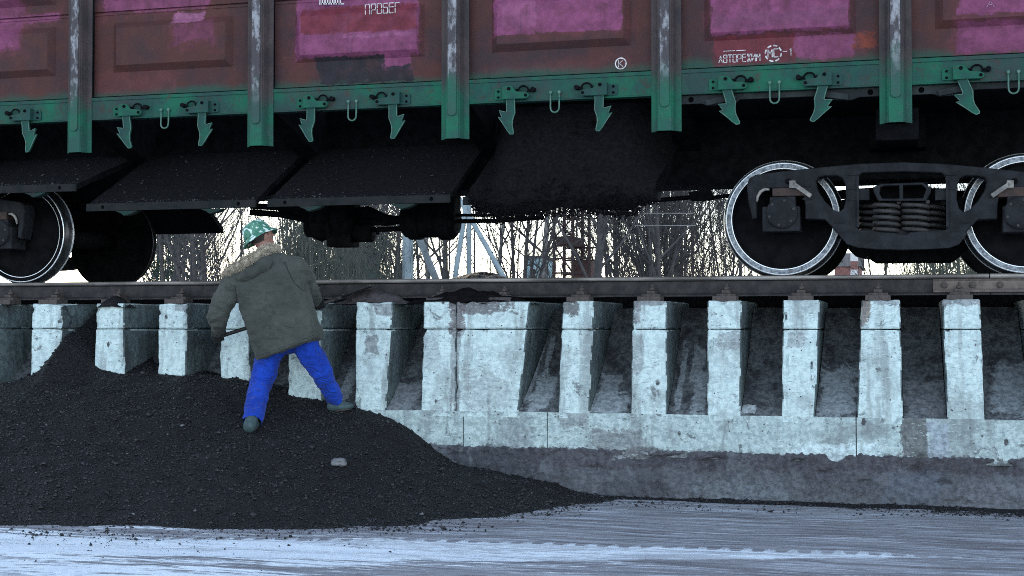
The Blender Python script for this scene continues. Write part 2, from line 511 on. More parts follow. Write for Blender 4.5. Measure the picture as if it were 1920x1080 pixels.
# side sheets: brown base, painted-over patches given as rectangles (x0,x1,z0,z1,colour,softness,roughness of the edge, strength)
def panel_mat(name, rects, zgreen):
    t = NT(name)
    x, y, z = t.sep()
    f = t.noise(2.4, 5, .62); g = t.noise(9, 6, .7); h = t.noise(30, 5, .7)
    c = t.mix(t.ramp(f, .36, .64), (.072, .027, .024), (.049, .025, .027))
    c = t.mix(t.math('MULTIPLY', t.ramp(g, .45, .7), .5), c, (.082, .033, .027))
    lp = t.noise(1.3, 4, .6, None, .5, (5, 2, 8))
    c = t.mix(t.math('MULTIPLY', t.ramp(lp, .52, .66), .55), c, (.030, .0235, .028))
    # green overspray that crept up from the frame
    gs = t.ramp(t.math('SUBTRACT', z, t.math('MULTIPLY', f, .16)), zgreen - .07, zgreen + .02)
    c = t.mix(t.math('MULTIPLY', t.math('SUBTRACT', 1.0, gs), .75), c, (.018, .075, .055))
    wx = t.noise(9, 8, .78, (1, 1, .6)); wz = t.noise(11, 8, .78, (.4, 1, 1), 0, (4, 4, 4))
    brk = t.ramp(t.noise(5, 6, .72, None, .4, (7, 7, 2)), .34, .52)
    full = []
    for r_ in rects:
        if r_[4] in HALO: full.append((r_[0] - .10, r_[1] + .10, r_[2] - .09, r_[3] + .09, (.118, .033, .043), .16, .16, .62))
    for (x0, x1, z0, z1, colr, soft, amp, k) in full + list(rects):
        amp *= 3.0; soft *= .9
        px = t.math('ADD', x, t.math('MULTIPLY', t.math('SUBTRACT', wx, .5), amp))
        pz = t.math('ADD', z, t.math('MULTIPLY', t.math('SUBTRACT', wz, .5), amp))
        m = t.math('MINIMUM', t.math('MINIMUM', t.math('SUBTRACT', px, x0), t.math('SUBTRACT', x1, px)),
                   t.math('MINIMUM', t.math('SUBTRACT', pz, z0), t.math('SUBTRACT', z1, pz)))
        m = t.ramp(t.math('SUBTRACT', m, t.math('MULTIPLY', t.ramp(h, .5, .75), .03)), 0.0, soft)
        cc = t.mix(t.ramp(g, .3, .7), tuple(v * .72 for v in colr), tuple(min(1, v * 1.2) for v in colr))
        wearm = t.math('SUBTRACT', 1.0, t.math('MULTIPLY', t.ramp(h, .60, .72), .35))
        c = t.mix(t.math('MULTIPLY', t.math('MULTIPLY', m, wearm), t.math('MULTIPLY_ADD', brk, k * .45, k * .55)), c, cc)
    drip = t.noise(14, 5, .7, (1, 1, .10), 0, (2, 2, 2))
    c = t.mix(t.math('MULTIPLY', t.ramp(drip, .56, .74), .45), c, (.028, .020, .023))
    pale = t.noise(19, 5, .75, (1, 1, .35), .5, (8, 1, 3))
    c = t.mix(t.math('MULTIPLY', t.ramp(pale, .66, .74), .30), c, (.24, .15, .19))
    scr = t.noise(50, 4, .7, (.2, 1, 1.4))
    c = t.mix(t.math('MULTIPLY', t.ramp(scr, .66, .74), .35), c, (.16, .10, .12))
    t.col(c).rough(.65).spec(.14)
    t.bump(t.math('MULTIPLY_ADD', h, .4, f), .25, .006)
    return t.mat

# ---- clothes and person
def cloth(name, a, b, scale=90, bump=.25):
    t = NT(name)
    f = t.noise(5, 4, .6); w = t.noise(scale, 3, .6)
    c = t.mix(t.ramp(f, .35, .68), a, b)
    g = t.noise(7, 6, .75, None, .4, (1, 9, 3))
    c = t.mix(t.math('MULTIPLY', t.ramp(g, .53, .64), .45), c, tuple(v * .45 + .004 for v in b))
    t.col(c).rough(.85).spec(.2)
    try: t.b.inputs['Sheen Weight'].default_value = .08
    except Exception: pass
    fold = t.math('ABSOLUTE', t.math('SUBTRACT', t.noise(6, 3, .55, (1, 1, 1.6), .8, (3, 1, 4)), .5)); t.bump(t.math('ADD', t.math('MULTIPLY', w, .03), t.math('MULTIPLY', fold, 1.6)), bump * 2.4, .035)
    return t.mat
M['jacket'] = cloth('olive grey parka', (.062, .066, .058), (.042, .046, .041))
M['seam'] = cloth('dark seam', (.025, .028, .028), (.020, .022, .022))
M['trousers'] = cloth('bright blue trousers', (.007, .050, .40), (.005, .030, .26), 60, .6)
M['boot'] = simple('dark teal boot', (.050, .085, .090), (.03, .05, .055), 20, .7, .3, .002)
M['glove'] = cloth('black glove', (.010, .010, .012), (.016, .016, .018))
M['skin'] = simple('skin', (.38, .20, .16), (.32, .16, .13), 12, .55, .1, .001)
M['hair'] = simple('dark hair', (.03, .024, .02), (.05, .04, .032), 60, .7, .3, .002)
M['fur'] = simple('pale fur', (.56, .49, .39), (.36, .31, .24), 30, .9, 0)
M['fur_dark'] = simple('dark fur', (.13, .115, .095), (.22, .20, .165), 30, .9, 0)
def camo():
    t = NT('camouflage hat')
    f = t.noise(17, 3, .55, None, .8); g = t.noise(22, 3, .6, None, .5, (7, 3, 1))
    c = t.mix(t.ramp(g, .45, .55), (.035, .15, .10), (.085, .22, .155))
    c = t.mix(t.ramp(f, .545, .57), c, (.62, .72, .68))
    t.col(c).rough(.85).bump(t.noise(70, 3), .2, .003)
    return t.mat
M['hat'] = camo()
M['shaft'] = simple('dark shovel shaft', (.030, .026, .024), (.018, .016, .016), 20, .6, .2, .002)
M['blade'] = simple('shovel steel', (.06, .058, .058), (.035, .033, .034), 14, .5, .2, .002, .5)

# ---- background
M['bark'] = simple('grey brown bark', (.078, .070, .066), (.046, .042, .042), 6, .9, .4, .01)
M['bark_pale'] = simple('pale birch bark', (.24, .23, .22), (.07, .062, .06), 5, .9, .3, .01, 0, .3, 5, .42, .58, (1, 1, .7))
M['twig'] = simple('twigs', (.052, .049, .050), (.080, .074, .074), 3, .9, 0)
M['stem'] = simple('green grey stems', (.10, .105, .085), (.055, .06, .05), 5, .9, 0)
M['needles'] = simple('spruce needles', (.020, .042, .035), (.030, .055, .034), 3, .85, 0)
M['moss'] = simple('mossy brush', (.085, .085, .040), (.045, .05, .03), 3, .9, 0)
M['tower'] = simple('brown steel tower', (.085, .05, .048), (.05, .036, .037), 4, .8, .1, .004)
M['mast'] = simple('red brown mast', (.20, .095, .085), (.12, .07, .066), 4, .8, .1, .004)
M['cyan_wall'] = simple('pale blue wall', (.42, .60, .62), (.36, .52, .55), 2, .9, .1, .004)
M['red_brick'] = simple('red brick wall', (.26, .12, .10), (.18, .085, .075), 6, .9, .2, .004)
M['white_wall'] = simple('white wall', (.72, .70, .68), (.6, .58, .57), 3, .9, .1, .004)
M['dark_green'] = simple('dark green sheet', (.020, .045, .040), (.03, .06, .052), 3, .8, .1, .004)
M['glass'] = simple('dark window', (.02, .025, .03), (.03, .035, .04), 3, .15, 0)
M['roof'] = simple('dark roof', (.06, .055, .055), (.09, .085, .08), 5, .9, .2, .004)
M['wire'] = simple('cable', (.03, .03, .03), (.04, .04, .04), 3, .8, 0)
M['wire_pale'] = simple('pale cable', (.24, .23, .22), (.18, .175, .17), 3, .6, 0)

# ---- ground: frozen dirt with wind-drawn snow and a tyre track
def ground_mat():
    t = NT('frozen ground')
    x, y, z = t.sep()
    streak = t.noise(2.6, 7, .70, (.11, 1.0, 1), .25)
    fine = t.noise(26, 6, .75, (.3, 1, 1))
    grit = t.noise(120, 3, .7, (.7, 1, 1))
    med = t.noise(8.5, 6, .74, (.13, 1, 1), .4)
    dirt = t.mix(t.ramp(med, .35, .65), (.175, .172, .186), (.30, .305, .33))
    dirt = t.mix(t.math('MULTIPLY', t.ramp(streak, .48, .65), .55), dirt, (.150, .138, .152))
    thin = t.noise(20, 6, .78, (.06, 1, 1), .2, (5, 1, 2)); dirt = t.mix(t.math('MULTIPLY', t.ramp(thin, .52, .60), .85), dirt, (.46, .50, .56)); dirt = t.mix(t.math('MULTIPLY', t.ramp(thin, .47, .38), .8), dirt, (.085, .080, .092))
    snowc = t.mix(t.ramp(fine, .3, .7), (.62, .70, .78), (.80, .86, .90))
    # where the snow lies: the roadside on the left, thinning to the right and towards the wall
    fs = t.noise(13, 6, .74, (.085, 1.0, 1), .25, (3, 7, 1))
    ax = t.ramp(x, -3.9, -1.0)              # 0 left .. 1 right
    near = t.ramp(y, 8.6, 9.5)              # 0 near .. 1 by the wall
    bias = t.math('SUBTRACT', t.math('SUBTRACT', .60, t.math('MULTIPLY', ax, .44)), t.math('MULTIPLY', near, .16))
    sn = t.math('ADD', t.math('ADD', t.math('MULTIPLY', streak, .35), t.math('MULTIPLY', fs, .55)), t.math('ADD', t.math('MULTIPLY', med, .30), t.math('MULTIPLY', fine, .25)))
    sn = t.math('MULTIPLY_ADD', t.math('SUBTRACT', sn, .725), 3.4, .725)
    bias = t.math('SUBTRACT', bias, t.math('MULTIPLY', t.ramp(y, 8.22, 8.56), .26))
    m1 = t.ramp(t.math('ADD', sn, bias), 1.14, 1.36)
    # pressed tyre track: a band with scalloped tread edges, narrowing to the right
    sc_ = t.math('PINGPONG', t.math('DIVIDE', t.math('MULTIPLY_ADD', streak, .06, x), .137), .5)
    edge = t.math('MULTIPLY', t.math('MULTIPLY', t.ramp(sc_, .16, .40), .13), t.math('MAXIMUM', t.math('MULTIPLY_ADD', t.math('SUBTRACT', grit, .5), 5.0, .75), 0.0))
    wob = t.math('MULTIPLY', t.math('SUBTRACT', streak, .5), .12)
    c0 = t.math('ADD', t.math('MULTIPLY_ADD', x, .18, 8.78), wob)
    hwid = t.math('MINIMUM', t.math('MAXIMUM', t.math('MULTIPLY_ADD', x, -.125, .045), -.02), .36)
    dd = t.math('SUBTRACT', y, c0)
    b_hi = t.math('SUBTRACT', t.math('ADD', hwid, edge), dd)
    b_lo = t.math('ADD', t.math('ADD', dd, hwid), t.math('MULTIPLY', t.math('SUBTRACT', fine, .5), .16))
    band = t.ramp(t.math('MINIMUM', b_hi, b_lo), .0, .035)
    brk = t.ramp(t.math('ADD', t.math('MULTIPLY', fs, .6), t.math('MULTIPLY', fine, .4)), .54, .47)
    m2 = t.math('MULTIPLY', band, t.math('MULTIPLY_ADD', brk, .6, .4))
    c1 = t.math('ADD', t.math('MULTIPLY_ADD', x, .25, 8.10), wob)
    b1 = t.ramp(t.math('SUBTRACT', c1, y), 0., .08)
    m3 = t.math('MULTIPLY', b1, t.math('MULTIPLY_ADD', brk, .6, .25))
    m = t.math('MAXIMUM', t.math('MAXIMUM', m1, m2), m3)
    # dark grit scattered from the heap
    peb = t.noise(75, 2, .6, (.55, 1, 1))
    pb = t.math('MULTIPLY', t.ramp(peb, .66, .70), t.ramp(y, 8.2, 9.6))
    c = t.mix(m, dirt, snowc)
    c = t.mix(pb, c, (.03, .03, .034))
    t.col(c).rough(.9).spec(.25)
    t.bump(t.math('ADD', t.math('MULTIPLY', m, .35), t.math('ADD', t.math('MULTIPLY', fine, .5), t.math('MULTIPLY', grit, .25))), .8, .02)
    return t.mat
M['ground'] = ground_mat()
# ================================================================== setting: ground
def grid_mesh(name, xs, ys, zf):
    nx, ny = len(xs), len(ys)
    v = np.zeros((ny, nx, 3))
    v[:, :, 0] = xs[None, :]; v[:, :, 1] = ys[:, None]
    v[:, :, 2] = zf
    idx = np.arange(nx * ny).reshape(ny, nx)
    f = np.stack([idx[:-1, :-1], idx[:-1, 1:], idx[1:, 1:], idx[1:, :-1]], -1).reshape(-1, 4)
    me = bpy.data.meshes.new(name)
    me.from_pydata(v.reshape(-1, 3).tolist(), [], f.tolist())
    me.update()
    return me

rng = np.random.default_rng(11)
def vnoise(X, Y, s, seed=0):
    """smooth value noise on arrays"""
    X = X * s + seed * 17.3; Y = Y * s + seed * 9.1
    xi = np.floor(X).astype(np.int64); yi = np.floor(Y).astype(np.int64)
    fx = X - xi; fy = Y - yi
    fx = fx * fx * (3 - 2 * fx); fy = fy * fy * (3 - 2 * fy)
    def h(a, b):
        n = (a * 374761393 + b * 668265263 + seed * 974711) & 0x7fffffff
        n = ((n ^ (n >> 13)) * 1274126177) & 0x7fffffff
        return ((n ^ (n >> 16)) & 0xffff) / 65535.0
    return (h(xi, yi) * (1 - fx) + h(xi + 1, yi) * fx) * (1 - fy) + (h(xi, yi + 1) * (1 - fx) + h(xi + 1, yi + 1) * fx) * fy

gx = np.unique(np.concatenate([np.linspace(-1500, -40, 12), np.linspace(-40, -11, 20), np.linspace(-11, 3.5, 240), np.linspace(4, 40, 20), np.linspace(40, 1500, 12)]))
gy = np.unique(np.concatenate([np.linspace(-400, -10, 8), np.linspace(-10, 7, 10), np.linspace(7, 11.6, 130), np.linspace(12, 60, 14), np.linspace(60, 2500, 12)]))
GX, GY = np.meshgrid(gx, gy)
gz = (vnoise(GX * .35, GY, 3.0, 1) - .5) * .022 + (vnoise(GX * .5, GY, 9.0, 2) - .5) * .010
gz *= np.clip((11.5 - GY) / .3, 0, 1) * np.clip((GY - 6) / 1.0, 0, 1)
o = put('ground', grid_mesh('ground', gx, gy, gz), None, (0, 0, 0), [M['ground']], True)
tag(o, kind='structure')

# ================================================================== unloading trestle
YF = 11.35
Z_TOP, Z_JOINT, Z_SILL, Z_BAND, = 1.582, 1.352, .672, .378
YR = 11.65                      # near rail centre line
trestle = thing('unloading_trestle', (-3.4, YF, 0), 'long whitish concrete unloading trestle with open chutes carrying the rail', 'trestle')

def slab8(front, back, cuts, amp, chips, seed):
    """eight-cornered block, subdivided and roughened; front/back = 4 points each (bl, br, tr, tl)"""
    bm = bmesh.new()
    vs = [bm.verts.new(p) for p in list(front) + list(back)]
    for f in ((0, 1, 2, 3), (5, 4, 7, 6), (1, 5, 6, 2), (4, 0, 3, 7), (3, 2, 6, 7), (4, 5, 1, 0)):
        bm.faces.new([vs[i] for i in f])
    bmesh.ops.recalc_face_normals(bm, faces=bm.faces)
    bmesh.ops.bevel(bm, geom=list(bm.edges), offset=.010, segments=1, affect='EDGES')
    long_e = [e for e in bm.edges if e.calc_length() > .05]
    bmesh.ops.subdivide_edges(bm, edges=long_e, cuts=cuts, use_grid_fill=True)
    c = sum((Vector(p) for p in list(front)), Vector()) / 4
    hw = abs(front[1][0] - front[0][0]) / 2; hh = abs(front[3][2] - front[0][2]) / 2
    for v in bm.verts:
        p = v.co
        d = Vector((nz(p.x + seed, p.y, p.z, 7), nz(p.x, p.y + seed + 9, p.z, 7), nz(p.x, p.y, p.z + seed + 4, 7)))
        v.co = p + d * amp * (.45, 1, .45)[0]
        ex = hw - abs(p.x - c.x); ez = hh - abs(p.z - c.z)
        if p.y < YF + .05 and (ex < .03 or (chips and p.z > c.z and ez < .03)):
            k = max(0, nz(p.x * 2 + seed, p.z * 3, 5 + seed, 6) - .05)
            v.co.y += k * .05
            v.co.x += (1 if p.x < c.x else -1) * k * .010
            if ez < .03: v.co.z -= k * .03
    me = bpy.data.meshes.new('block'); bm.to_mesh(me); bm.free()
    # front and top faces clean concrete, flanks a darker copy that paints in their shade
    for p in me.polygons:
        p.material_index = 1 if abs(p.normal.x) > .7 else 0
    return me

def yfront(z):
    return YF - .05 * (Z_TOP - z) / (Z_TOP - Z_SILL)

PILL = [  # measured left/right edges at the cap top and at the sill
    (-65, -6, -72, -10), (60, 116, 56, 112), (180, 232, 176, 234), (297, 350, 295, 349), (412, 467, 411, 470),
    (541, 603, 540, 604), (667, 736, 665, 723), (794, 854.6, 790, 854.6), (855.4, 994, 855.4, 970), (1055, 1114, 1045, 1104), (1187, 1250, 1181, 1250),
    (1327, 1391, 1325, 1387), (1468, 1538, 1465, 1526), (1615, 1688, 1605, 1692), (1767, 1838, 1775, 1845), (1925, 1998, 1938, 2008)]
yb = yfront(Z_SILL)
PX = [(Xat(a, YF), Xat(b, YF), Xat(c, yb), Xat(d, yb)) for a, b, c, d in PILL]
for k_ in range(1, 6):      # the trestle runs on past both picture edges
    PX.append(tuple(v + .62 * k_ for v in PX[len(PILL) - 1]))
for k_ in range(1, 5):
    PX.insert(0, tuple(v - .62 for v in PX[0]))
for i, (xa, xb, xc, xd) in enumerate(PX):
    k = (Z_JOINT - Z_SILL) / (Z_TOP - Z_SILL)
    xj0, xj1 = xc + (xa - xc) * k, xd + (xb - xd) * k
    yj = yfront(Z_JOINT)
    zb = Z_SILL - .055
    fr = [(xc, yb, zb), (xd, yb, zb), (xj1, yj, Z_JOINT - .004), (xj0, yj, Z_JOINT - .004)]
    bk = [(xc, 12.62, zb), (xd, 12.62, zb), (xj1, 12.62, Z_JOINT - .004), (xj0, 12.62, Z_JOINT - .004)]
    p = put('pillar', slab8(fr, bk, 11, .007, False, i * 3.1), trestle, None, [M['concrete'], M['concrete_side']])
    fr = [(xj0, yj + .001, Z_JOINT + .004), (xj1, yj + .001, Z_JOINT + .004), (xb, YF, Z_TOP), (xa, YF, Z_TOP)]
    bk = [(xj0, 12.62, Z_JOINT + .004), (xj1, 12.62, Z_JOINT + .004), (xb, 12.62, Z_TOP), (xa, 12.62, Z_TOP)]
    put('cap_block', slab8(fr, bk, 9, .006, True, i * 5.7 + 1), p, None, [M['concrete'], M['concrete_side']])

# sloping chute slabs between the pillars
for i in range(len(PX) - 1):
    x0 = PX[i][3] + .004; x1 = PX[i + 1][2] - .004
    xt0 = PX[i][1] + .004; xt1 = PX[i + 1][0] - .004
    if x1 - x0 < .05: continue
    xs = np.linspace(0, 1, 9); ts = np.linspace(0, 1, 22)
    mb = MB(); vsx = []
    yb = yfront(Z_SILL) + .012
    for t in ts:
        for s in xs:
            L = x0 + (xt0 - x0) * t; Rr_ = x1 + (xt1 - x1) * t
            X = L + (Rr_ - L) * s
            Y = yb + .92 * t; Z = Z_SILL + .86 * t - .06 * math.sin(math.pi * t)
            if t < .06:
                Z -= .03 * max(0, nz(X * 5, i, 3, 1))
            h = nz(X * 4, Y * 4, Z * 4 + i) * .010 + nz(X * 13, Y * 13, Z * 13 + i) * .002
            vsx.append((X, Y - h * .6, Z + h * .8))
    nx = len(xs)
    mb.add(vsx, [(r * nx + k, r * nx + k + 1, (r + 1) * nx + k + 1, (r + 1) * nx + k) for r in range(len(ts) - 1) for k in range(nx - 1)], 0, True)
    o = mb.build('chute_slab', M['chute'], trestle)

# band below the chutes in cast lengths, foundation under it
def strip(name, x0, x1, z0, z1, y, mat, amp, thick, cell=.06, topwob=0, seed=0, lumps=0):
    nx = max(2, int((x1 - x0) / cell)); nzz = max(2, int((z1 - z0) / cell))
    vs_ = []
    for j in range(nzz + 1):
        for i in range(nx + 1):
            X = x0 + (x1 - x0) * i / nx; Z = z0 + (z1 - z0) * j / nzz
            if j == nzz and topwob:
                Z += (nz(X * 3, seed, 0) + .6 * nz(X * 11, seed, 2)) * topwob
            h = nz(X * 5, seed, Z * 5) * amp + nz(X * 14, seed + 3, Z * 14) * amp * .6
            if lumps:
                h += max(0, nz(X * 4, seed + 8, Z * 7) - .12) * lumps
            vs_.append((X, y - h, Z))
    fs_ = [(j * (nx + 1) + i, j * (nx + 1) + i + 1, (j + 1) * (nx + 1) + i + 1, (j + 1) * (nx + 1) + i) for j in range(nzz) for i in range(nx)]
    b = len(vs_)
    top = [nzz * (nx + 1) + i for i in range(nx + 1)]
    vs_ += [(vs_[i][0], y + thick, vs_[i][2]) for i in top]
    fs_ += [(top[i], top[i + 1], b + i + 1, b + i) for i in range(nx)]
    # end faces
    l = [j * (nx + 1) for j in range(nzz + 1)]; r = [j * (nx + 1) + nx for j in range(nzz + 1)]
    e = len(vs_)
    vs_ += [(x0, y + thick, z0), (x1, y + thick, z0)]
    fs_.append(l[::-1] + [e, b]); fs_.append(r + [b + nx, e + 1])
    mb = MB(); mb.add(vs_, fs_, 0, False)
    return mb.build(name, mat, trestle)

cuts = [None, 869.5, 1026, 1604, None]
yb_ = yfront(Z_SILL) + .001
for i in range(4):
    x0 = PX[0][2] - .05 if cuts[i] is None else Xat(cuts[i], yb_) + .004
    x1 = PX[-1][3] + .05 if cuts[i + 1] is None else Xat(cuts[i + 1], yb_) - .004
    strip('sill_band', x0, x1, Z_BAND - .05, Z_SILL, yb_, M['concrete_band'], .010, .6, .040, .006, i * 7)
nx, nzz = 1150, 30
vs_ = []
for j in range(nzz + 1):
    tz = j / nzz
    for i in range(nx + 1):
        X = PX[0][2] - .1 + (PX[-1][3] - PX[0][2] + .2) * i / nx
        top = Z_BAND + .004 + nz(X * 1.3, 2, 0) * .016 + nz(X * 9, 5, 2) * .016 + nz(X * 27, 5, 4) * .018 + nz(X * 60, 2, 4) * .012
        Z = -.06 + (top + .06) * tz
        h = nz(X * 3, 1, Z * 4) * .014 + nz(X * 10, 4, Z * 14) * .012 + nz(X * 26, 7, Z * 34) * .007
        h -= max(0, nz(X * 5, 8, Z * 11) - .18) * .10 * (1 if Z > .18 else .4)
        y = yb_ - .012 - .075 * (1 - max(0, Z) / .38) - h
        if j == nzz: y += .008
        vs_.append((X, y, Z))
b0 = len(vs_)
vs_ += [(v[0], yb_ + .3, v[2]) for v in vs_[nzz * (nx + 1):]]
fs_ = [(j * (nx + 1) + i, j * (nx + 1) + i + 1, (j + 1) * (nx + 1) + i + 1, (j + 1) * (nx + 1) + i) for j in range(nzz) for i in range(nx)]
fs_ += [(nzz * (nx + 1) + i, nzz * (nx + 1) + i + 1, b0 + i + 1, b0 + i) for i in range(nx)]
mb = MB(); mb.add(vs_, fs_, 0, False)
mb.build('foundation', M['plinth'], trestle)
# fill block added inside the trestle so no light comes through its gaps
core = MB().bb(-13.5, 6.0, 12.64, 13.9, -.06, Z_TOP + .11)
core.build('light_stop_block', M['coal_dust'], trestle)

# ================================================================== rails
Z_RAIL = at(1467, 516.5, 11.62).z
Z_FOOT = Z_RAIL - .165
prof = [(-.066, 0), (.066, 0), (.066, .010), (.020, .026), (.009, .040), (.009, .122), (.030, .132), (.036, .142), (.035, .158), (.026, .165),
        (-.026, .165), (-.035, .158), (-.036, .142), (-.030, .132), (-.009, .122), (-.009, .040), (-.020, .026), (-.066, .010)]
def rail_mesh(name, x0, x1, yc, label):
    mb = MB()
    n = max(2, int((x1 - x0) / .25)); k = len(prof)
    vs_ = [(x0 + (x1 - x0) * i / n, yc + a, Z_FOOT + b + nz(i * .7, yc, 1) * .0015) for i in range(n + 1) for a, b in prof]
    for i in range(n):
        for j in range(k):
            pass
    b0 = len(mb.v); mb.v += vs_
    for i in range(n):
        for j in range(k):
            mb.f.append([b0 + i * k + j, b0 + i * k + (j + 1) % k, b0 + (i + 1) * k + (j + 1) % k, b0 + (i + 1) * k + j])
            mb.m.append(1 if 6 <= j <= 12 or j in (0, 1) else 0); mb.sm.append(False)
    for e in (0, n):
        mb.f.append([b0 + e * k + j for j in range(k)]); mb.m.append(0); mb.sm.append(False)
    o = mb.build(name, [M['rail_web'], M['rail_head']], None, ((x0 + x1) / 2, yc, Z_FOOT))
    return tag(o, label, 'rail', 'rails on top of the trestle')
XJ = Xat(1856, YR)
rail_mesh('rail', -13.5, XJ - .004, YR, 'long dusty steel rail along the front edge of the concrete trestle')
rail_mesh('rail', XJ + .004, 6.0, YR, 'short rail end on the right beyond the bolted joint')
rail_mesh('rail', -13.5, 6.0, 12.45 + .80, 'far steel rail under the far wheels of the wagon')
# joint bar
fp = thing('joint_bar', (XJ, YR, Z_FOOT), 'rusty bolted joint bar across the rail ends at the right', 'joint bar')
mb = MB()
x0, x1 = Xat(1750, YR - .04), XJ + .42
mb.add([(X, Y, Z_FOOT + Z) for X in (x0, x1) for (Y, Z) in ((YR - .012, .034), (YR - .052, .020), (YR - .054, .034), (YR - .030, .052), (YR - .028, .108), (YR - .040, .122), (YR - .012, .130))],
       [(i, (i + 1) % 7, 7 + (i + 1) % 7, 7 + i) for i in range(7)] + [tuple(range(7)), tuple(range(7, 14))])
mb.build('bar', M['fishplate'], fp, None, .003)
for px in (1771, 1824, 1876, 1930):
    X = Xat(px, YR - .03)
    MB().lathe((X, YR - .029, Z_FOOT + .078), (0, -1, 0), [(0, .0), (0, .026), (.012, .026), (.018, .020), (.020, 0)], 8, 0, None, False).build('bolt', M['rust'], fp)

# clamps holding the rail on each pillar
CL = [(18, 'first'), (105, ''), (222, ''), (340, ''), (432, ''), (560, ''), (690, ''), (828, ''), (945, ''), (1090, ''), (1222, ''), (1362, ''), (1503, ''), (1647, ''), (1799, '')]
where = ['on the pillar cut by the left picture edge', 'on the pillar beside the coal spilling from a chute, far left', 'behind the small coal mound on a narrow pillar, left', 'on the pillar left of the worker',
         'on the pillar hidden behind the worker', 'on the pillar behind the right arm of the worker', 'on the dusty pillar right of the worker', 'on the left part of the widest pillar',
         'buried by the coal mound on the widest pillar', 'on the first narrow pillar right of the widest pillar', 'on the second narrow pillar right of the widest pillar',
         'on the pillar just left of the right-hand wheel', 'on the pillar below the big right-hand wheel', 'on the pillar with the brown edge under the bogie springs', 'on the pillar below the joint bar bolts']
for (px, _), w in zip(CL, where):
    X = Xat(px, YR - .1)
    c = thing('rail_clamp', (X, YR - .09, Z_TOP), 'rusty bolted rail clamp ' + w, 'rail clamp', 'rail clamps on the pillar tops')
    dz = Z_FOOT - Z_TOP
    mb = MB(); mb.bb(X - .095, X + .095, YR - .24, YR - .058, Z_TOP - .004, Z_FOOT - .003)
    mb.bb(X - .075, X + .075, YR - .16, YR - .069, Z_FOOT - .003, Z_FOOT + .018)
    mb.build('base_plate', M['dust'] if px in (690, 945, 828) else M['rust'], c, None, .004)
    mb = MB(); mb.bb(X - .033, X + .033, YR - .135, YR - .026, Z_FOOT + .018, Z_FOOT + .046)
    mb.build('clip', M['rust'], c, None, .006)
    mb = MB().cyl((X, YR - .085, Z_FOOT + .046), (X, YR - .085, Z_FOOT + .098), .0115, 8)
    mb.cyl((X, YR - .085, Z_FOOT + .050), (X, YR - .085, Z_FOOT + .073), .024, 6)
    mb.build('bolt', M['rust'], c)

# ================================================================== coal
def tabf(pts):
    pts = sorted(pts)
    xs = np.array([p[0] for p in pts]); ys = np.array([p[1] for p in pts])
    return lambda x: np.interp(x, xs, ys)
YW = 11.32
crest = [(-300, 735), (0, 722), (55, 704), (105, 700), (195, 694), (300, 696), (360, 700), (410, 704), (470, 716), (520, 732), (570, 740), (640, 750), (690, 764), (740, 787), (800, 830), (860, 860)]
Hf = tabf([(at(x, y, YW).x, at(x, y, YW).z) for x, y in crest] + [(at(x, 900, 11.17).x, z) for x, z in ((950, .205), (1000, .150), (1040, .105), (1080, .060), (1130, .042), (1200, .042), (1400, .045), (2000, .045))])
def ground_pt(px, py, z=0.0):
    d = ray(px, py); t = (z - ZC) / d.z
    return CAMP + d * t
toe = [(-500, 985), (0, 986), (300, 992), (600, 991), (750, 987), (850, 980), (950, 969), (1040, 956), (1100, 947)]
Tf = tabf([(ground_pt(x, y).x, ground_pt(x, y).y) for x, y in toe] + [(at(x, 900, 11.17).x, y) for x, y in ((1170, 10.95), (1330, 10.98), (1600, 11.02), (2000, 11.02))])
PXR, PYR = at(122, 634, YW).x, YW
def heap_z(X, Y, noise=True):
    H = Hf(X); T = Tf(X)
    s = (YW - Y) / np.maximum(YW - T + (vnoise(X, Y, 1.8, 21) - .5) * .12 + (vnoise(X, Y, 7, 22) - .5) * .06, .05)
    s = np.minimum(s, 1.5)
    g = np.where(s < 0, 1 + np.minimum(-s * .12, .1), np.clip((1 - s) * (1 - .10 * s) + .05 * np.sin(np.clip(s, 0, 1) * 3.14), -.06, 2))
    z = np.maximum(H, 0) * g
    fwd = np.where(Y < PYR, -.95 * (PYR - Y), .55 * (Y - PYR))
    dX = X - PXR
    zc = at(122, 634, YW).z - np.where(dX < 0, 1.12 * -dX, .80 * dX) + fwd
    k = .05
    z = np.log(np.exp(z / k) + np.exp(np.clip(zc, -1, 2) / k)) * k
    if noise:
        a = np.clip(z * 6, 0, 1)
        z = z + a * ((vnoise(X, Y, 2.2, 3) - .5) * .07 + (vnoise(X, Y, 7, 4) - .5) * .03 + (vnoise(X, Y, 22, 5) - .5) * .016 + (vnoise(X, Y, 50, 6) - .5) * .010)
    return z - .012
hx = np.arange(-12.4, 3.2, .026); hy = np.arange(8.3, 12.0, .026)
HX, HY = np.meshgrid(hx, hy)
HZ = heap_z(HX, HY)
heap = put('coal_heap', grid_mesh('coal_heap', hx, hy, HZ), None, (-6.0, 10.2, 0), [M['coal']], True)
# drop faces that lie under the ground
bm = bmesh.new(); bm.from_mesh(heap.data)
bmesh.ops.delete(bm, geom=[v for v in bm.verts if v.co.z < -.022], context='VERTS')
bm.to_mesh(heap.data); bm.free()
for p in heap.data.polygons: p.use_smooth = True
tag(heap, 'large black coal heap spilled against the concrete trestle', 'coal heap')

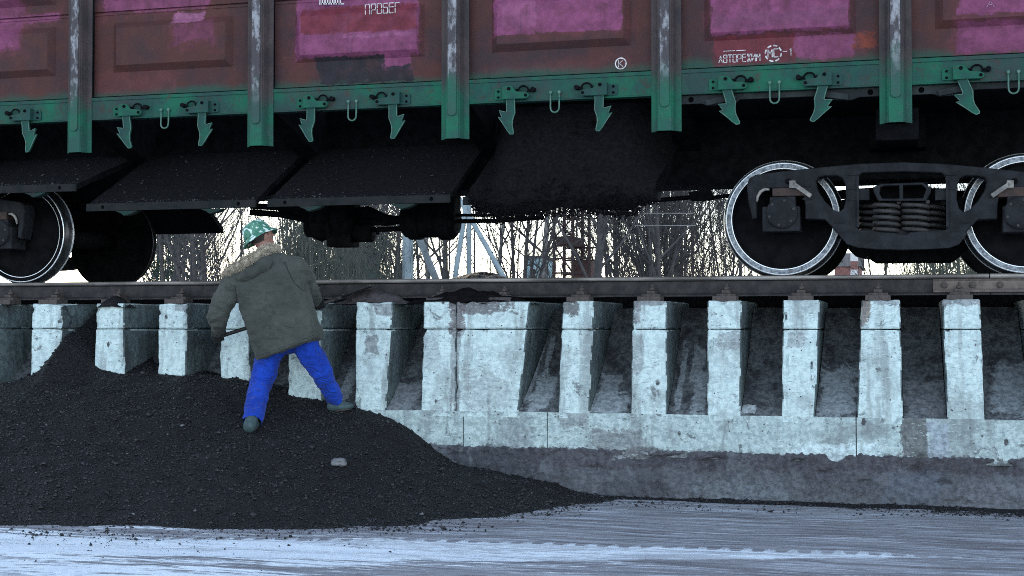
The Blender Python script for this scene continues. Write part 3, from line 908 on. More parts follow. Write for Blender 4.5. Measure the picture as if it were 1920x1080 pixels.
def lumps_mesh(name, P, S, mi=None, seed=1):
    """many small broken lumps (8 triangles each) in one mesh"""
    rg = np.random.default_rng(seed)
    n = len(P)
    base = np.array([(1, 0, 0), (-1, 0, 0), (0, 1, 0), (0, -1, 0), (0, 0, 1), (0, 0, -1)], float)
    V = base[None] * rg.uniform(.55, 1.25, (n, 6, 1)) + rg.uniform(-.28, .28, (n, 6, 3))
    V[:, :, 2] *= .75
    a = rg.uniform(0, 6.28, n); ca, sa = np.cos(a), np.sin(a)
    b = rg.uniform(-.6, .6, n); cb, sb = np.cos(b), np.sin(b)
    x = V[:, :, 0] * ca[:, None] - V[:, :, 1] * sa[:, None]; y = V[:, :, 0] * sa[:, None] + V[:, :, 1] * ca[:, None]; z = V[:, :, 2]
    y2 = y * cb[:, None] - z * sb[:, None]; z2 = y * sb[:, None] + z * cb[:, None]
    V = np.stack([x, y2, z2], -1) * S[:, None, None] + P[:, None, :]
    F = np.array([(0, 2, 4), (2, 1, 4), (1, 3, 4), (3, 0, 4), (2, 0, 5), (1, 2, 5), (3, 1, 5), (0, 3, 5)])
    F = (F[None] + (np.arange(n) * 6)[:, None, None]).reshape(-1, 3)
    me = bpy.data.meshes.new(name)
    me.vertices.add(n * 6); me.vertices.foreach_set('co', V.reshape(-1))
    me.loops.add(len(F) * 3); me.loops.foreach_set('vertex_index', F.reshape(-1).astype(np.int32))
    me.polygons.add(len(F)); me.polygons.foreach_set('loop_start', np.arange(0, len(F) * 3, 3, dtype=np.int32))
    if mi is not None: me.polygons.foreach_set('material_index', np.repeat(mi, 8).astype(np.int32))
    me.update(calc_edges=True); me.validate()
    return me
N = 108000
px_ = rng.uniform(-11.6, .6, N); py_ = rng.uniform(8.35, 11.75, N)
pz_ = heap_z(px_, py_)
ok = (pz_ > -.006)
px_, py_, pz_ = px_[ok], py_[ok], pz_[ok]
sz = np.clip(rng.lognormal(math.log(.0060), .50, len(px_)), .003, .034)
mi = (rng.uniform(0, 1, len(px_)) < .0035).astype(int)
me = lumps_mesh('lumps', np.stack([px_, py_, pz_ + sz * .25], -1), sz, mi, 3)
o = put('coal_lumps', me, heap, None, [M['coal_lump'], M['coal_pale']])
tag(o, kind='stuff')
# crumbs on the frozen ground in front of the heap
n = 5200
px_ = rng.uniform(-9.5, 1.2, n) ; d = rng.exponential(1, n) * np.where(px_ > -2.2, .10, .30) + .02
py_ = Tf(px_) - d + .05
sz = np.clip(rng.lognormal(math.log(.0052), .5, n), .0025, .020)
me = lumps_mesh('crumbs', np.stack([px_, py_, sz * .3], -1), sz, None, 5)
o = put('coal_crumbs', me, None, (-4, 9.3, 0), [M['coal_lump']])
tag(o, 'scattered coal crumbs on the snowy ground along the heap', 'coal crumbs', None, 'stuff')

# pale slag chunk lying on the heap
def on_heap(px, py):
    d = ray(px, py); t = 8.5
    while t < 14:
        p = CAMP + d * t
        if p.z <= float(heap_z(np.array(p.x), np.array(p.y))): return p
        t += .01
    return p
def chunk(name, c, r, mat, seed, sub=3):
    bm = bmesh.new(); bmesh.ops.create_icosphere(bm, subdivisions=sub, radius=1)
    for v in bm.verts:
        k = 1 + .35 * nz(v.co.x + seed, v.co.y, v.co.z, 1.6) + .15 * nz(v.co.x, v.co.y + seed, v.co.z, 4)
        v.co = Vector((v.co.x * r[0], v.co.y * r[1], v.co.z * r[2])) * k + Vector(c)
    me = bpy.data.meshes.new(name); bm.to_mesh(me); bm.free()
    return put(name, me, None, c, [mat], False)
c = on_heap(636, 872)
o = chunk('slag_chunk', c + Vector((0, 0, .02)), (.065, .05, .035), M['coal_pale'], 4); tag(o, 'pale grey slag chunk lying on the black coal heap', 'slag')

# coal left lying on pillars and by the rail
def mound(px0, px1, ptop, pbase, Y, dy, label, mat):
    a = at(px0, pbase, Y); b = at(px1, pbase, Y); zt = at((px0 + px1) / 2, ptop, Y).z
    cx = (a.x + b.x) / 2; w = abs(b.x - a.x) / 2; z0 = min(a.z, b.z); h = zt - z0
    n = 44; m = 20
    xs = np.linspace(cx - w * 1.1, cx + w * 1.1, n); ys = np.linspace(Y - dy, Y + dy, m)
    XX, YY = np.meshgrid(xs, ys)
    r = np.sqrt(((XX - cx) / w) ** 2 + ((YY - Y) / dy) ** 2)
    Z = z0 + h * np.clip(1 - r, -.2, 1) ** 1.0 * 1.0
    Z = Z - h * .10 * np.exp(-r * r * 14)
    Z += (vnoise(XX, YY, 14, 8) - .5) * h * .22 + (vnoise(XX, YY, 45, 9) - .5) * .008
    Z = np.maximum(Z, z0 - .012)
    me = grid_mesh('mound', xs, ys, Z)
    o = put('coal_mound', me, None, (cx, Y, z0), [mat], True)
    return tag(o, label, 'coal mound', 'small coal mounds left on the trestle')
mound(186, 247, 551, 574, YF + .10, .13, 'small coal mound on top of the narrow pillar left of the worker', M['coal'])
mound(760, 1000, 536, 567, YF + .16, .15, 'broad coal mound against the rail on the widest pillar', M['coal_dust'])
mound(630, 770, 538, 568, YF + .17, .14, 'dusty coal mound against the rail on the pillar right of the worker', M['dust'])
mound(820, 990, 507, 531, 12.2, .4, 'coal mound between the rails seen above the rail head', M['coal'])
# ================================================================== freight wagon
WAG = Vector((-4.35, 12.45, Z_RAIL))
wagon = thing('freight_wagon', WAG, 'maroon open freight wagon with green frame and open bottom hatches on the trestle', 'freight wagon')
YP, YS = 11.04, 10.98
SP = 1.73
def STK(k): return -.03 - SP * k
Z_S1 = at(1045, 142, YS).z      # frame beam top
Z_S0 = at(1045, 185.5, YS).z    # frame beam bottom
Z_SEAM = at(300, 17, YP).z
Z_UP = Z_SEAM + 1.35
M['stake'] = stake_mat(); M['strap'] = strap_mat()

def prect(x0, y0, x1, y1, col, soft=.015, amp=.05, k=1.0):
    ym, xm = (y0 + y1) / 2, (x0 + x1) / 2
    X0 = at(x0, ym, 11.0).x; X1 = at(x1, ym, 11.0).x
    Zb = at(xm, y1, 11.0).z; Zt = at(xm, y0, 11.0).z
    return (X0 - WAG.x, X1 - WAG.x, Zb - WAG.z, Zt - WAG.z, col, soft, amp, k)
PINK = (.185, .050, .112); PINK2 = (.140, .038, .080); MAR = (.135, .026, .036); BRN = (.115, .036, .040)
BLK = (.022, .019, .024); ORG = (.21, .042, .024); LPK = (.28, .10, .185); VIO = (.115, .048, .085)
HALO[:] = [PINK, PINK2]
RECTS = {
    1: [prect(-140, -60, 40, 102, PINK2, .03, .10, .9), prect(-140, 30, 110, 46, PINK, .01, .04, .7), prect(-60, 56, 26, 98, PINK, .02, .08, .8)],
    2: [prect(190, -40, 390, 20, PINK, .02, .08, .75), prect(318, 20, 380, 44, LPK, .02, .07, .8), prect(325, 40, 405, 84, PINK2, .03, .10, .6), prect(170, 128, 330, 180, BRN, .05, .10, .4)],
    3: [prect(551, -60, 786, 108, PINK, .012, .05, .95), prect(562, 8, 782, 62, MAR, .012, .04, .95), prect(712, 98, 772, 131, PINK, .015, .05, .9),
        prect(590, 104, 720, 128, BLK, .008, .05, .97), prect(596, 122, 772, 156, BLK, .008, .07, .97), prect(640, 60, 770, 72, LPK, .02, .06, .5)],
    4: [prect(924, -60, 1168, 62, PINK, .010, .035, .97), prect(930, -60, 1010, 58, LPK, .05, .16, .3), prect(900, 100, 1190, 140, BRN, .08, .12, .3)],
    5: [prect(1330, -60, 1592, 60, PINK, .012, .05, .95), prect(1334, 16, 1585, 50, VIO, .03, .14, .4), prect(1333, 62, 1495, 122, MAR, .02, .05, .8),
        prect(1490, 58, 1606, 110, PINK, .03, .08, .8), prect(1600, 46, 1654, 96, ORG, .06, .14, .62)],
    6: [prect(1795, -60, 2110, 22, PINK, .012, .05, .92), prect(1792, 30, 2110, 95, PINK2, .02, .06, .95), prect(1800, 44, 2110, 90, PINK, .04, .12, .6)],
}
panels = {}
for bay in range(0, 8):
    kl, kr = 6 - bay, 5 - bay            # left / right stake numbers of the bay
    x0, x1 = STK(kl) + .10, STK(kr) - .10
    xc = (x0 + x1) / 2
    mt = panel_mat('side sheet paint', RECTS.get(bay, []), Z_S1 - WAG.z)
    for (za, zb, yo, up) in ((Z_S1 + .016, Z_SEAM - .006, YP, False), (Z_SEAM + .006, Z_UP, YP - .008, True)):
        mb = MB()
        mb.bb(x0, x1, yo, yo + .012, za, zb)
        if not up: mb.bb(x0, x1, yo + .014, yo + .022, zb - .05, zb + .06)
        # folded lips at the sheet edges
        mb.bb(x0, x1, yo - .006, yo, zb - .022, zb)
        if not up: mb.bb(x0, x1, yo - .010, yo, za, za + .020)
        # pressed field standing proud of the sheet
        ga, gb = (Z_S1 + .225, Z_SEAM - .10) if not up else (Z_SEAM + .10, Z_UP - .12)
        hw, s, dp = .575, .055, .050
        o_ = [(xc - hw, ga), (xc + hw, ga), (xc + hw, gb), (xc - hw, gb)]
        i_ = [(xc - hw + s, ga + s), (xc + hw - s, ga + s), (xc + hw - s, gb - s), (xc - hw + s, gb - s)]
        n = 8
        vs_ = [(a, yo - .0005, b) for a, b in o_] + [(a, yo - dp, b) for a, b in i_]
        mb.add(vs_, [(0, 1, 5, 4), (1, 2, 6, 5), (2, 3, 7, 6), (3, 0, 4, 7), (4, 5, 6, 7)], 0, False)
        o = mb.build('side_sheet', mt, wagon, None, .004, 2)
        if not up: panels[bay] = o

# frame beam (one per bay, with the flange on top)
for bay in range(0, 8):
    x0, x1 = STK(6 - bay) + .10, STK(5 - bay) - .10
    mb = MB()
    mb.bb(x0, x1, YS, YS + .014, Z_S0, Z_S1 - .030)
    mb.bb(x0, x1, YS - .006, YS + .10, Z_S1 - .030, Z_S1)
    mb.bb(x0, x1, YS - .004, YS + .09, Z_S0 - .010, Z_S0)
    mb.build('frame_beam', M['green'], wagon, None, .003)

# stakes
Z_ST = at(1245, 247, 10.95).z
Z_STRAP = at(1245, 200, 10.87).z
for k in range(-1, 7):
    X = STK(k)
    pf = [(-.118, YS - .012), (-.070, YS - .012), (-.052, YS - .092), (.052, YS - .092), (.070, YS - .012), (.118, YS - .012), (.118, YS), (.078, YS), (.060, YS - .08), (-.060, YS - .08), (-.078, YS), (-.118, YS)]
    n = len(pf); mb = MB()
    mb.add([(X + a, b, z) for z in (Z_ST, Z_UP + .02) for a, b in pf], [(i, (i + 1) % n, n + (i + 1) % n, n + i) for i in range(n)] + [tuple(range(n))], 0)
    # bent foot of the flanges
    st = mb.build('side_stake', M['stake'], wagon, None, .003)
    mb = MB()
    w = .036; ys_ = YS - .092
    pts = [(X - w, Z_UP), (X - w, Z_STRAP + .03)]
    arc = [(X - w * math.cos(a), Z_STRAP + .03 - .03 * math.sin(a)) for a in np.linspace(0, math.pi, 7)[1:-1]]
    pts += arc + [(X + w, Z_STRAP + .03), (X + w, Z_UP)]
    n = len(pts)
    mb.add([(a, y, b) for y in (ys_ - .014, ys_) for a, b in pts], [(i, (i + 1) % n, n + (i + 1) % n, n + i) for i in range(n)] + [tuple(range(n))], 0)
    mb.build('wear_strip', M['strap'], st, None, .003)
    # cross member under the floor
    vs_ = [(X + a, y, z) for a in (-.10, .10) for (y, z) in ((YS + .10, Z_S0 - .005), (YS + .10, Z_S1), (13.9, Z_S1), (13.9, Z_S0), (12.75, Z_S0 - .30), (12.15, Z_S0 - .30))]
    mb = MB(); mb.add(vs_, [(i, (i + 1) % 6, 6 + (i + 1) % 6, 6 + i) for i in range(6)] + [tuple(range(6)), tuple(range(6, 12))])
    mb.build('cross_member', M['black_steel'], wagon)

# ---- hatch latches: bracket, arm, swinging hook; a wire loop between the two
S_ = .000574
hook_pts = [(-62, 0), (-58, 80), (-60, 200), (-22, 300), (-14, 370), (-32, 478), (-24, 498), (18, 498), (60, 440), (120, 340), (182, 246), (128, 262), (140, 222), (168, 156), (76, 186), (58, 172), (55, 0)]
ZB = Z_S0
def latch(xb, s, off, closed):
    """s = +1 right-hand latch, -1 its mirror image; xb = bay centre"""
    def X(a): return xb + off + s * a
    mb = MB()
    y0 = YS
    pl = [(X(.38), ZB + .010), (X(.470), ZB + .010), (X(.478), ZB + .020), (X(.478), ZB + .088), (X(.470), ZB + .098), (X(.38), ZB + .098)]
    def ext(pts, ya, yb, mi=0):
        n = len(pts)
        mb.add([(a, y, b) for y in (ya, yb) for a, b in pts], [(i, (i + 1) % n, n + (i + 1) % n, n + i) for i in range(n)] + [tuple(range(n))[::-1], tuple(range(n, 2 * n))], mi)
    ext(pl, y0 - .012, y0)
    arm = [(X(.400), ZB + .008), (X(.400), ZB + .105), (X(.385), ZB + .112), (X(.325), ZB + .112), (X(.305), ZB + .090), (X(.285), ZB + .066), (X(.210), ZB + .058),
           (X(.190), ZB + .050), (X(.178), ZB + .034), (X(.186), ZB + .016), (X(.205), ZB + .008)]
    ext(arm, y0 - .058, y0 - .046)
    # edge ribs of the bracket box
    mb.bb(X(.388), X(.400), y0 - .048, y0 - .010, ZB + .008, ZB + .110)
    mb.bb(X(.205), X(.40), y0 - .048, y0 - .001, ZB + .006, ZB + .014)
    br = mb.build('latch_bracket', [M['green_hook']], wagon, (xb, YS, ZB), .0025)
    mb = MB()
    for a, z, yy, r in ((.445, .030, .012, .010), (.445, .078, .012, .010), (.345, .090, .058, .014), (.205, .033, .058, .013)):
        mb.lathe((X(a), y0 - yy, ZB + z), (0, -1, 0), [(0, 0), (0, r), (.008, r), (.013, r * .6), (.014, 0)], 8, 0, None, False)
    tag(mb.build('bolt', M['black_steel'], br, (xb, YS, ZB)), kind='stuff')
    # curled bar end behind the arm
    mb = MB()
    c = Vector((X(.232), y0 - .030, ZB + .078))
    mb.tube([c + Vector((math.cos(a) * .040, 0, math.sin(a) * .034)) for a in np.linspace(-.5, 3.7, 14)], .0075, 6)
    mb.tube([(X(.185), y0 - .030, ZB + .072), (X(.150), y0 - .028, ZB + .080)], [.012, .015], 8)
    mb.tube([(X(.150), y0, ZB + .080), (X(.150), y0 - .050, ZB + .080)], [.019, .019], 8)
    mb.tube([(X(.275), y0 - .028, ZB + .080), (X(.310), y0 - .026, ZB + .075)], [.010, .014], 8)
    mb.build('torsion_ring', M['black_steel'], br, (xb, YS, ZB))
    # hook
    top = Vector((X(.337), y0 - .028, ZB + .012))
    pts = [(a * S_ * s, -b * S_) for a, b in hook_pts]
    if closed:
        ang = R(17) * s * -1
        ca, sa = math.cos(ang), math.sin(ang)
        pts = [(a * ca - b * sa, a * sa + b * ca) for a, b in pts]
    pts = [(top.x + a, top.z + b) for a, b in pts]
    body = profile_mesh(pts, [], top.y - .013, top.y + .012, .003)
    hk = put('latch_hook', body, br, top, [M['green_hook']])
    # raised worn rim round the hook
    mb = MB()
    mb.tube([(a, top.y - .013, b) for a, b in pts], .0046, 6, 0, True)
    rim_me = mb.mesh('rim'); bm_ = bmesh.new(); bm_.from_mesh(body); n0 = len(bm_.faces); bm_.from_mesh(rim_me)
    # rim already in world space, hook mesh is local: shift
    base = Vector(top)
    nv = len(rim_me.vertices)
    bm_.verts.ensure_lookup_table(); bm_.faces.ensure_lookup_table()
    for v in list(bm_.verts)[-nv:]: v.co -= base
    for f in list(bm_.faces)[n0:]: f.material_index = 1
    bm_.to_mesh(body); bm_.free(); bpy.data.meshes.remove(rim_me)
    body.materials.append(M['green_lip'])
    return br

def wire_loop(xb):
    x = xb - .03; y = YS - .014
    mb = MB()
    pts = [(x - .036, y, ZB + .048), (x - .036, y - .004, ZB - .06)] + [(x - .035 * math.cos(a), y - .006, ZB - .075 - .035 * math.sin(a)) for a in np.linspace(0, math.pi, 8)] + [(x + .036, y - .004, ZB - .06), (x + .036, y, ZB + .048)]
    mb.tube(pts, .0068, 7)
    for sx in (-.036, .036):
        mb.tube([(x + sx, YS, ZB + .052), (x + sx, YS - .024, ZB + .052)], [.013, .013], 8)
    return mb.build('wire_loop', M['green_lip'], wagon, (xb, YS, ZB))

def copy_part(o, dx, parent):
    c = o.copy(); COL.objects.link(c); c.parent = parent
    if parent is wagon: c.location = Vector(o.location) + Vector((dx, 0, 0))
    if o.name.startswith('latch_hook'):
        c.rotation_euler = (0, rng.normal(0, .055), 0)
    for ch in o.children:
        copy_part(ch, 0, c)
    return c
def BC(bay): return (STK(6 - bay) + STK(5 - bay)) / 2
proto = {}
for closed, b0 in ((False, 3), (True, 5)):
    proto[closed] = [latch(BC(b0), 1, 0, closed), latch(BC(b0), -1, -.055, closed), b0]
lp = wire_loop(BC(3))
for bay in range(0, 8):
    closed = bay >= 5
    p, q, b0 = proto[closed]
    if bay != b0:
        for o in (p, q):
            copy_part(o, BC(bay) - BC(b0), wagon)
    if bay != 3:
        copy_part(lp, BC(bay) - BC(3), wagon)

# ---- bottom hatches
Y_H1, Y_H0 = 12.12, 11.02
Z_HIN = at(285, 291, Y_H1).z
def hatch(bay, zf, coal=True):
    xc = BC(bay); hw = .80
    mb = MB()
    nx, ny = 26, 16
    vs_ = []
    for j in range(ny + 1):
        t = j / ny
        for i in range(nx + 1):
            X = xc - hw + 2 * hw * i / nx
            Y = Y_H0 + (Y_H1 - Y_H0) * t
            Z = zf + (Z_HIN - zf) * t
            h = (nz(X * 3, Y * 3, bay, 1) * .010 + nz(X * 12, Y * 12, bay, 1) * .006) if 0 < j < ny else 0
            vs_.append((X, Y, Z + h))
    mb.add(vs_, [(j * (nx + 1) + i, j * (nx + 1) + i + 1, (j + 1) * (nx + 1) + i + 1, (j + 1) * (nx + 1) + i) for j in range(ny) for i in range(nx)], 0, True)
    # underside and flanks
    d = .05
    f0, f1 = (xc - hw, Y_H0, zf), (xc + hw, Y_H0, zf); b0_, b1 = (xc - hw, Y_H1, Z_HIN), (xc + hw, Y_H1, Z_HIN)
    lo = [(p[0], p[1], p[2] - d) for p in (f0, f1, b1, b0_)]
    mb.add([f0, f1, b1, b0_] + lo, [(4, 5, 6, 7), (0, 1, 5, 4), (1, 2, 6, 5), (3, 0, 4, 7), (2, 3, 7, 6)], 1)
    h = mb.build('hatch_cover', [M['coal_dust'], M['black_steel']], wagon)
    # front edge strip with its end holes
    xa, xb = xc - hw - .01, xc + hw + .01
    zt, zb = zf + .004, zf - .062
    holes = [[(x + .017 * math.cos(a), (zt + zb) / 2 + .017 * math.sin(a)) for a in np.linspace(0, 2 * math.pi, 10, endpoint=False)] for x in (xa + .16, xb - .16)]
    me = profile_mesh([(xa, zb), (xb, zb), (xb, zt), (xa, zt)], holes, Y_H0 - .022, Y_H0 - .002, .002)
    put('edge_strip', me, h, None, [M['strip']])
    nn_ = 260
    tt = np.where(rng.uniform(0, 1, nn_) < .5, rng.exponential(.03, nn_), rng.uniform(.03, .97, nn_)).clip(.005, .97); xx = rng.uniform(xc - hw + .02, xc + hw - .02, nn_)
    cm = lumps_mesh('crumbs', np.stack([xx, Y_H0 + (Y_H1 - Y_H0) * tt, zf + (Z_HIN - zf) * tt + .006], -1), np.clip(rng.lognormal(math.log(.006), .5, nn_), .003, .02), None, 30 + bay)
    tag(put('coal_crumbs', cm, h, None, [M['coal_lump']]), kind='stuff')
    # green lugs that the hooks grip
    for sx in (-.42, .40):
        x = xc + sx
        me = profile_mesh([(x - .11, zb - .002), (x + .11, zb - .002), (x + .05, zb - .030), (x - .02, zb - .045), (x - .05, zb - .025)], [], Y_H0 - .02, Y_H0 + .06, .002)
        put('hatch_lug', me, h, None, [M['lug']])
    return h
M['lug'] = simple('dirty green lug', (.012, .034, .028), (.02, .024, .024), 12, .8, .3, .003, 0, .15)
M['strip'] = simple('hatch edge steel', (.012, .0145, .0145), (.020, .0195, .0205), 10, .85, .3, .003, 0, .1)
hatch(1, at(66, 348, Y_H0).z)
hatch(0, at(66, 348, Y_H0).z)
hatch(2, at(340, 379, Y_H0).z)
hatch(3, at(685, 370, Y_H0).z)
hatch(4, at(1050, 366, Y_H0).z)
for bay in (5, 6, 7):
    xc = BC(bay)
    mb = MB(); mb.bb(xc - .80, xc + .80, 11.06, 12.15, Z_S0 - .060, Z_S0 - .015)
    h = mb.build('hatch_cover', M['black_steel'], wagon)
    xa, xb = xc - .80, xc + .80
    z1, z0 = Z_S0 - .012, Z_S0 - .078
    hl = [[(x + .022 * math.cos(a), Z_S0 - .045 + .022 * math.sin(a)) for a in np.linspace(0, 2 * math.pi, 12, endpoint=False)] for x in (xa + .12, xb - .12)]
    me = profile_mesh([(xa, z0), (xa + .20, z0), (xa + .26, z0 - .02), (xa + .46, z0 - .012), (xa + .50, z0 + .02), (xb - .50, z0 + .02), (xb - .46, z0 - .012), (xb - .26, z0 - .02), (xb - .20, z0), (xb, z0), (xb, z1), (xa, z1)],
                      hl, 11.02, 11.045, .003)
    put('edge_strip', me, h, None, [M['closed_strip'] if 'closed_strip' in M else M.setdefault('closed_strip', simple('closed hatch edge', (.030, .036, .036), (.018, .020, .021), 7, .85, .4, .004, 0, .12))])
    # bent cleats the hooks hold
    for s in (-1, 1):
        mb = MB()
        x = xc + s * .43 - .02
        mb.box((x, 11.0, z0 + .015), (.22, .05, .045), Matrix.Rotation(s * R(9), 3, 'Y'))
        mb.box((x - s * .10, 10.985, z0 + .028), (.05, .05, .018), Matrix.Rotation(s * R(-6), 3, 'Y'))
        mb.build('hatch_cleat', M['closed_strip'], h, None, .004)

# centre beam, far side, floor of the far half
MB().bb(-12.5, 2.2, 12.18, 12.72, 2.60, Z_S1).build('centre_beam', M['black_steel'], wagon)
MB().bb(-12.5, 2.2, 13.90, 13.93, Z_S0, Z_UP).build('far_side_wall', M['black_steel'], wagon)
for bay in (2, 3, 4, 5, 6, 7):
    xc = BC(bay)
    MB().bb(xc - .80, xc + .80, 12.73, 13.88, Z_S0 - .06, Z_S0 - .01).build('far_hatch', M['black_steel'], wagon)
for bay in (0, 1):
    xc = BC(bay); zf = at(380, 438, 13.85).z
    mb = MB(); mb.add([(xc + a * .80, y, z) for a in (-1, 1) for (y, z) in ((12.75, Z_HIN), (13.85, zf), (13.85, zf + .06), (12.75, Z_HIN + .06))],
                      [(0, 1, 2, 3), (7, 6, 5, 4), (0, 4, 5, 1), (1, 5, 6, 2), (2, 6, 7, 3), (3, 7, 4, 0)])
    mb.build('far_hatch', M['black_steel'], wagon)

# ---- coal running out of the fourth bay: dense curtain with a ragged foot
def fall_foot(x):
    # measured lower outline (photo points at the hatch edge plane)
    return float(np.interp(x, FX, FZ))
_f = [(884, 376), (900, 402), (940, 408), (1000, 404), (1060, 396), (1120, 396), (1175, 400), (1190, 398), (1215, 384), (1236, 374)]
FX = [at(a, b, Y_H0).x for a, b in _f]; FZ = [at(a, b, Y_H0).z for a, b in _f]
cov = []
n = 15000
X = rng.uniform(FX[0], FX[-1], n); u = rng.uniform(0, 1, n) ** 2.2
foot = np.interp(X, FX, FZ)
foot = foot - np.abs(rng.normal(0, .022, n)) + (vnoise(X, X * 0, 12, 3) - .5) * .05
topz = Z_S0 + .02
Zz = foot + (topz - foot) * u
bulge = .05 + .10 * np.sin(np.clip(u, 0, 1) * 2.6)
Yy = Y_H0 - .08 + np.maximum(0, (Zz - (foot + .12))) * .62 - rng.uniform(0, 1, n) ** 3 * .05 * (u < .25) + .004
Yy += .55 * np.clip(1 - np.minimum(X - FX[0], FX[-1] - X) / .32, 0, 1) ** 2 * np.minimum(1, np.maximum(0, u - .12) * 3)
sz = np.clip(rng.lognormal(math.log(.0050), .5, n), .0025, .016)
me = lumps_mesh('fall', np.stack([X, Yy, Zz], -1), sz, None, 8)
# single lumps dropping below it
k = 260
Xs = rng.uniform(FX[0] + .1, FX[-1] - .15, k); Zs = np.interp(Xs, FX, FZ) - rng.exponential(.07, k)
me2 = lumps_mesh('fall2', np.stack([Xs, Y_H0 - .05 + rng.normal(0, .06, k), Zs], -1), np.clip(rng.lognormal(math.log(.006), .4, k), .003, .016), None, 9)
bm = bmesh.new(); bm.from_mesh(me); bm.from_mesh(me2); bm.to_mesh(me); bm.free()
# solid mass inside the curtain
mb = MB(); nx, ny = 60, 26
vs_ = []
for j in range(ny + 1):
    t = j / ny
    for i in range(nx + 1):
        xx = FX[0] + .01 + (FX[-1] - FX[0] - .02) * i / nx
        ft = float(np.interp(xx, FX, FZ)) + .015 + nz(xx * 9, 3, 1) * .02
        zz = ft + (topz - ft) * t
        ed = min(xx - FX[0], FX[-1] - xx); bk = .55 * max(0, 1 - ed / .32) ** 2 * min(1, max(0, t - .12) * 3)
        yy = Y_H0 - .075 + bk + max(0, zz - (ft + .12)) * .62 + nz(xx * 3, zz * 3, 7) * .05 + nz(xx * 10, zz * 10, 3) * .02
        vs_.append((xx, yy, zz))
mb.add(vs_, [(j * (nx + 1) + i, j * (nx + 1) + i + 1, (j + 1) * (nx + 1) + i + 1, (j + 1) * (nx + 1) + i) for j in range(ny) for i in range(nx)], 0, True)
mass = mb.mesh('mass')
bm = bmesh.new(); bm.from_mesh(me); bm.from_mesh(mass); bm.to_mesh(me); bm.free()
o = put('falling_coal', me, None, (BC(4), Y_H0, 2.4), [M['coal_dust']])
tag(o, 'dark mass of coal pouring from the open hatch in the middle of the wagon', 'falling coal', None, 'stuff')

# ---- brake gear under the middle of the wagon
YB = 12.25
def pb(x, y, Y=YB): return at(x, y, Y)
def pill(mb, x0, x1, yc, r, Y=YB):
    a = pb(x0, yc, Y); b = pb(x1, yc, Y); L = b - a
    mb.lathe(a, L, [(0, 0), (0, r * .8), (L.length * .06, r), (L.length * .94, r), (L.length, r * .8), (L.length, 0)], 20)
mb = MB(); pill(mb, 590, 668, 412, .19)
mb.lathe(pb(628, 412), (1, 0, 0), [(-.02, .0), (-.02, .215), (.02, .215), (.02, 0)], 20)
a, b = pb(621, 455), pb(665, 463)
mb.bb(a.x, b.x, YB - .12, YB + .12, b.z, pb(640, 405).z)
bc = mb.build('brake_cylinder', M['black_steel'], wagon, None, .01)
mb = MB(); pill(mb, 575, 612, 425, .10); mb.build('cylinder_head', M['black_steel'], bc)
mb = MB(); pill(mb, 664, 700, 436, .09); mb.build('cylinder_head', M['black_steel'], bc)
MB().tube([pb(664, 400), pb(690, 395), pb(720, 406)], [.05, .045, .03], 8).build('lever', M['black_steel'], bc)
mb = MB(); pill(mb, 757, 858, 412, .165)
for x in (780, 838):
    mb.lathe(pb(x, 412), (1, 0, 0), [(-.055, 0), (-.055, .185), (.055, .185), (.055, 0)], 20)
mb.bb(pb(757, 412).x, pb(858, 412).x, YB - .1, YB + .1, pb(800, 405).z, pb(800, 360).z)
mb.build('air_reservoir', M['black_steel'], wagon, None, .006)
# hanger brackets
for x in (640, 800):
    mb = MB(); a = pb(x, 380); mb.bb(a.x - .16, a.x + .16, YB - .08, YB + .08, a.z - .1, Z_S0 - .25); mb.build('hanger', M['black_steel'], wagon)
def rod(name, pts, r, Y=YB, mat='black_steel'):
    return MB().tube([pb(x, y, Y) for x, y in pts], r, 8).build(name, M[mat], wagon)
rod('brake_rod', [(668, 432), (770, 428)], .024)
rod('brake_rod', [(660, 400), (700, 403), (740, 412), (800, 404)], .036)
rod('brake_rod', [(660, 412), (725, 418), (770, 410)], .030)
rod('brake_rod', [(850, 415), (935, 414), (1018, 408)], .020)
rod('brake_rod', [(930, 420), (940, 400), (952, 396)], .018)
rod('brake_pipe', [(470, 386), (520, 389), (552, 396), (590, 410), (625, 418)], .030)
rod('brake_pipe', [(470, 398), (525, 402), (565, 410), (605, 425)], .030)
rod('brake_pipe', [(540, 385), (575, 396), (610, 405)], .034)
rod('brake_pipe', [(588, 425), (588, 445), (604, 452), (622, 440)], .011)
rod('brake_pipe', [(708, 428), (708, 440)], .016)
rod('brake_pipe', [(850, 403), (900, 404), (960, 402), (1010, 398)], .014)
t_ = rod('brake_rod', [(1180, 378), (1236, 375), (1295, 370)], .020)
mb = MB(); a, b = pb(1292, 360), pb(1331, 377)
mb.add([(x, y, z) for y in (YB - .05, YB + .05) for x, z in ((a.x, a.z - .005), (b.x, a.z + .02), (b.x + .03, a.z - .03), (b.x + .02, b.z + .015), (b.x - .05, b.z), (a.x + .02, b.z + .005))],
       [(i, (i + 1) % 6, 6 + (i + 1) % 6, 6 + i) for i in range(6)] + [tuple(range(6)), tuple(range(6, 12))])
mb.build('turnbuckle', M['black_steel'], wagon, None, .006)
rod('brake_rod', [(1328, 373), (1352, 368), (1376, 367)], .018)
rod('brake_pipe', [(128, 380), (160, 392)], .02)

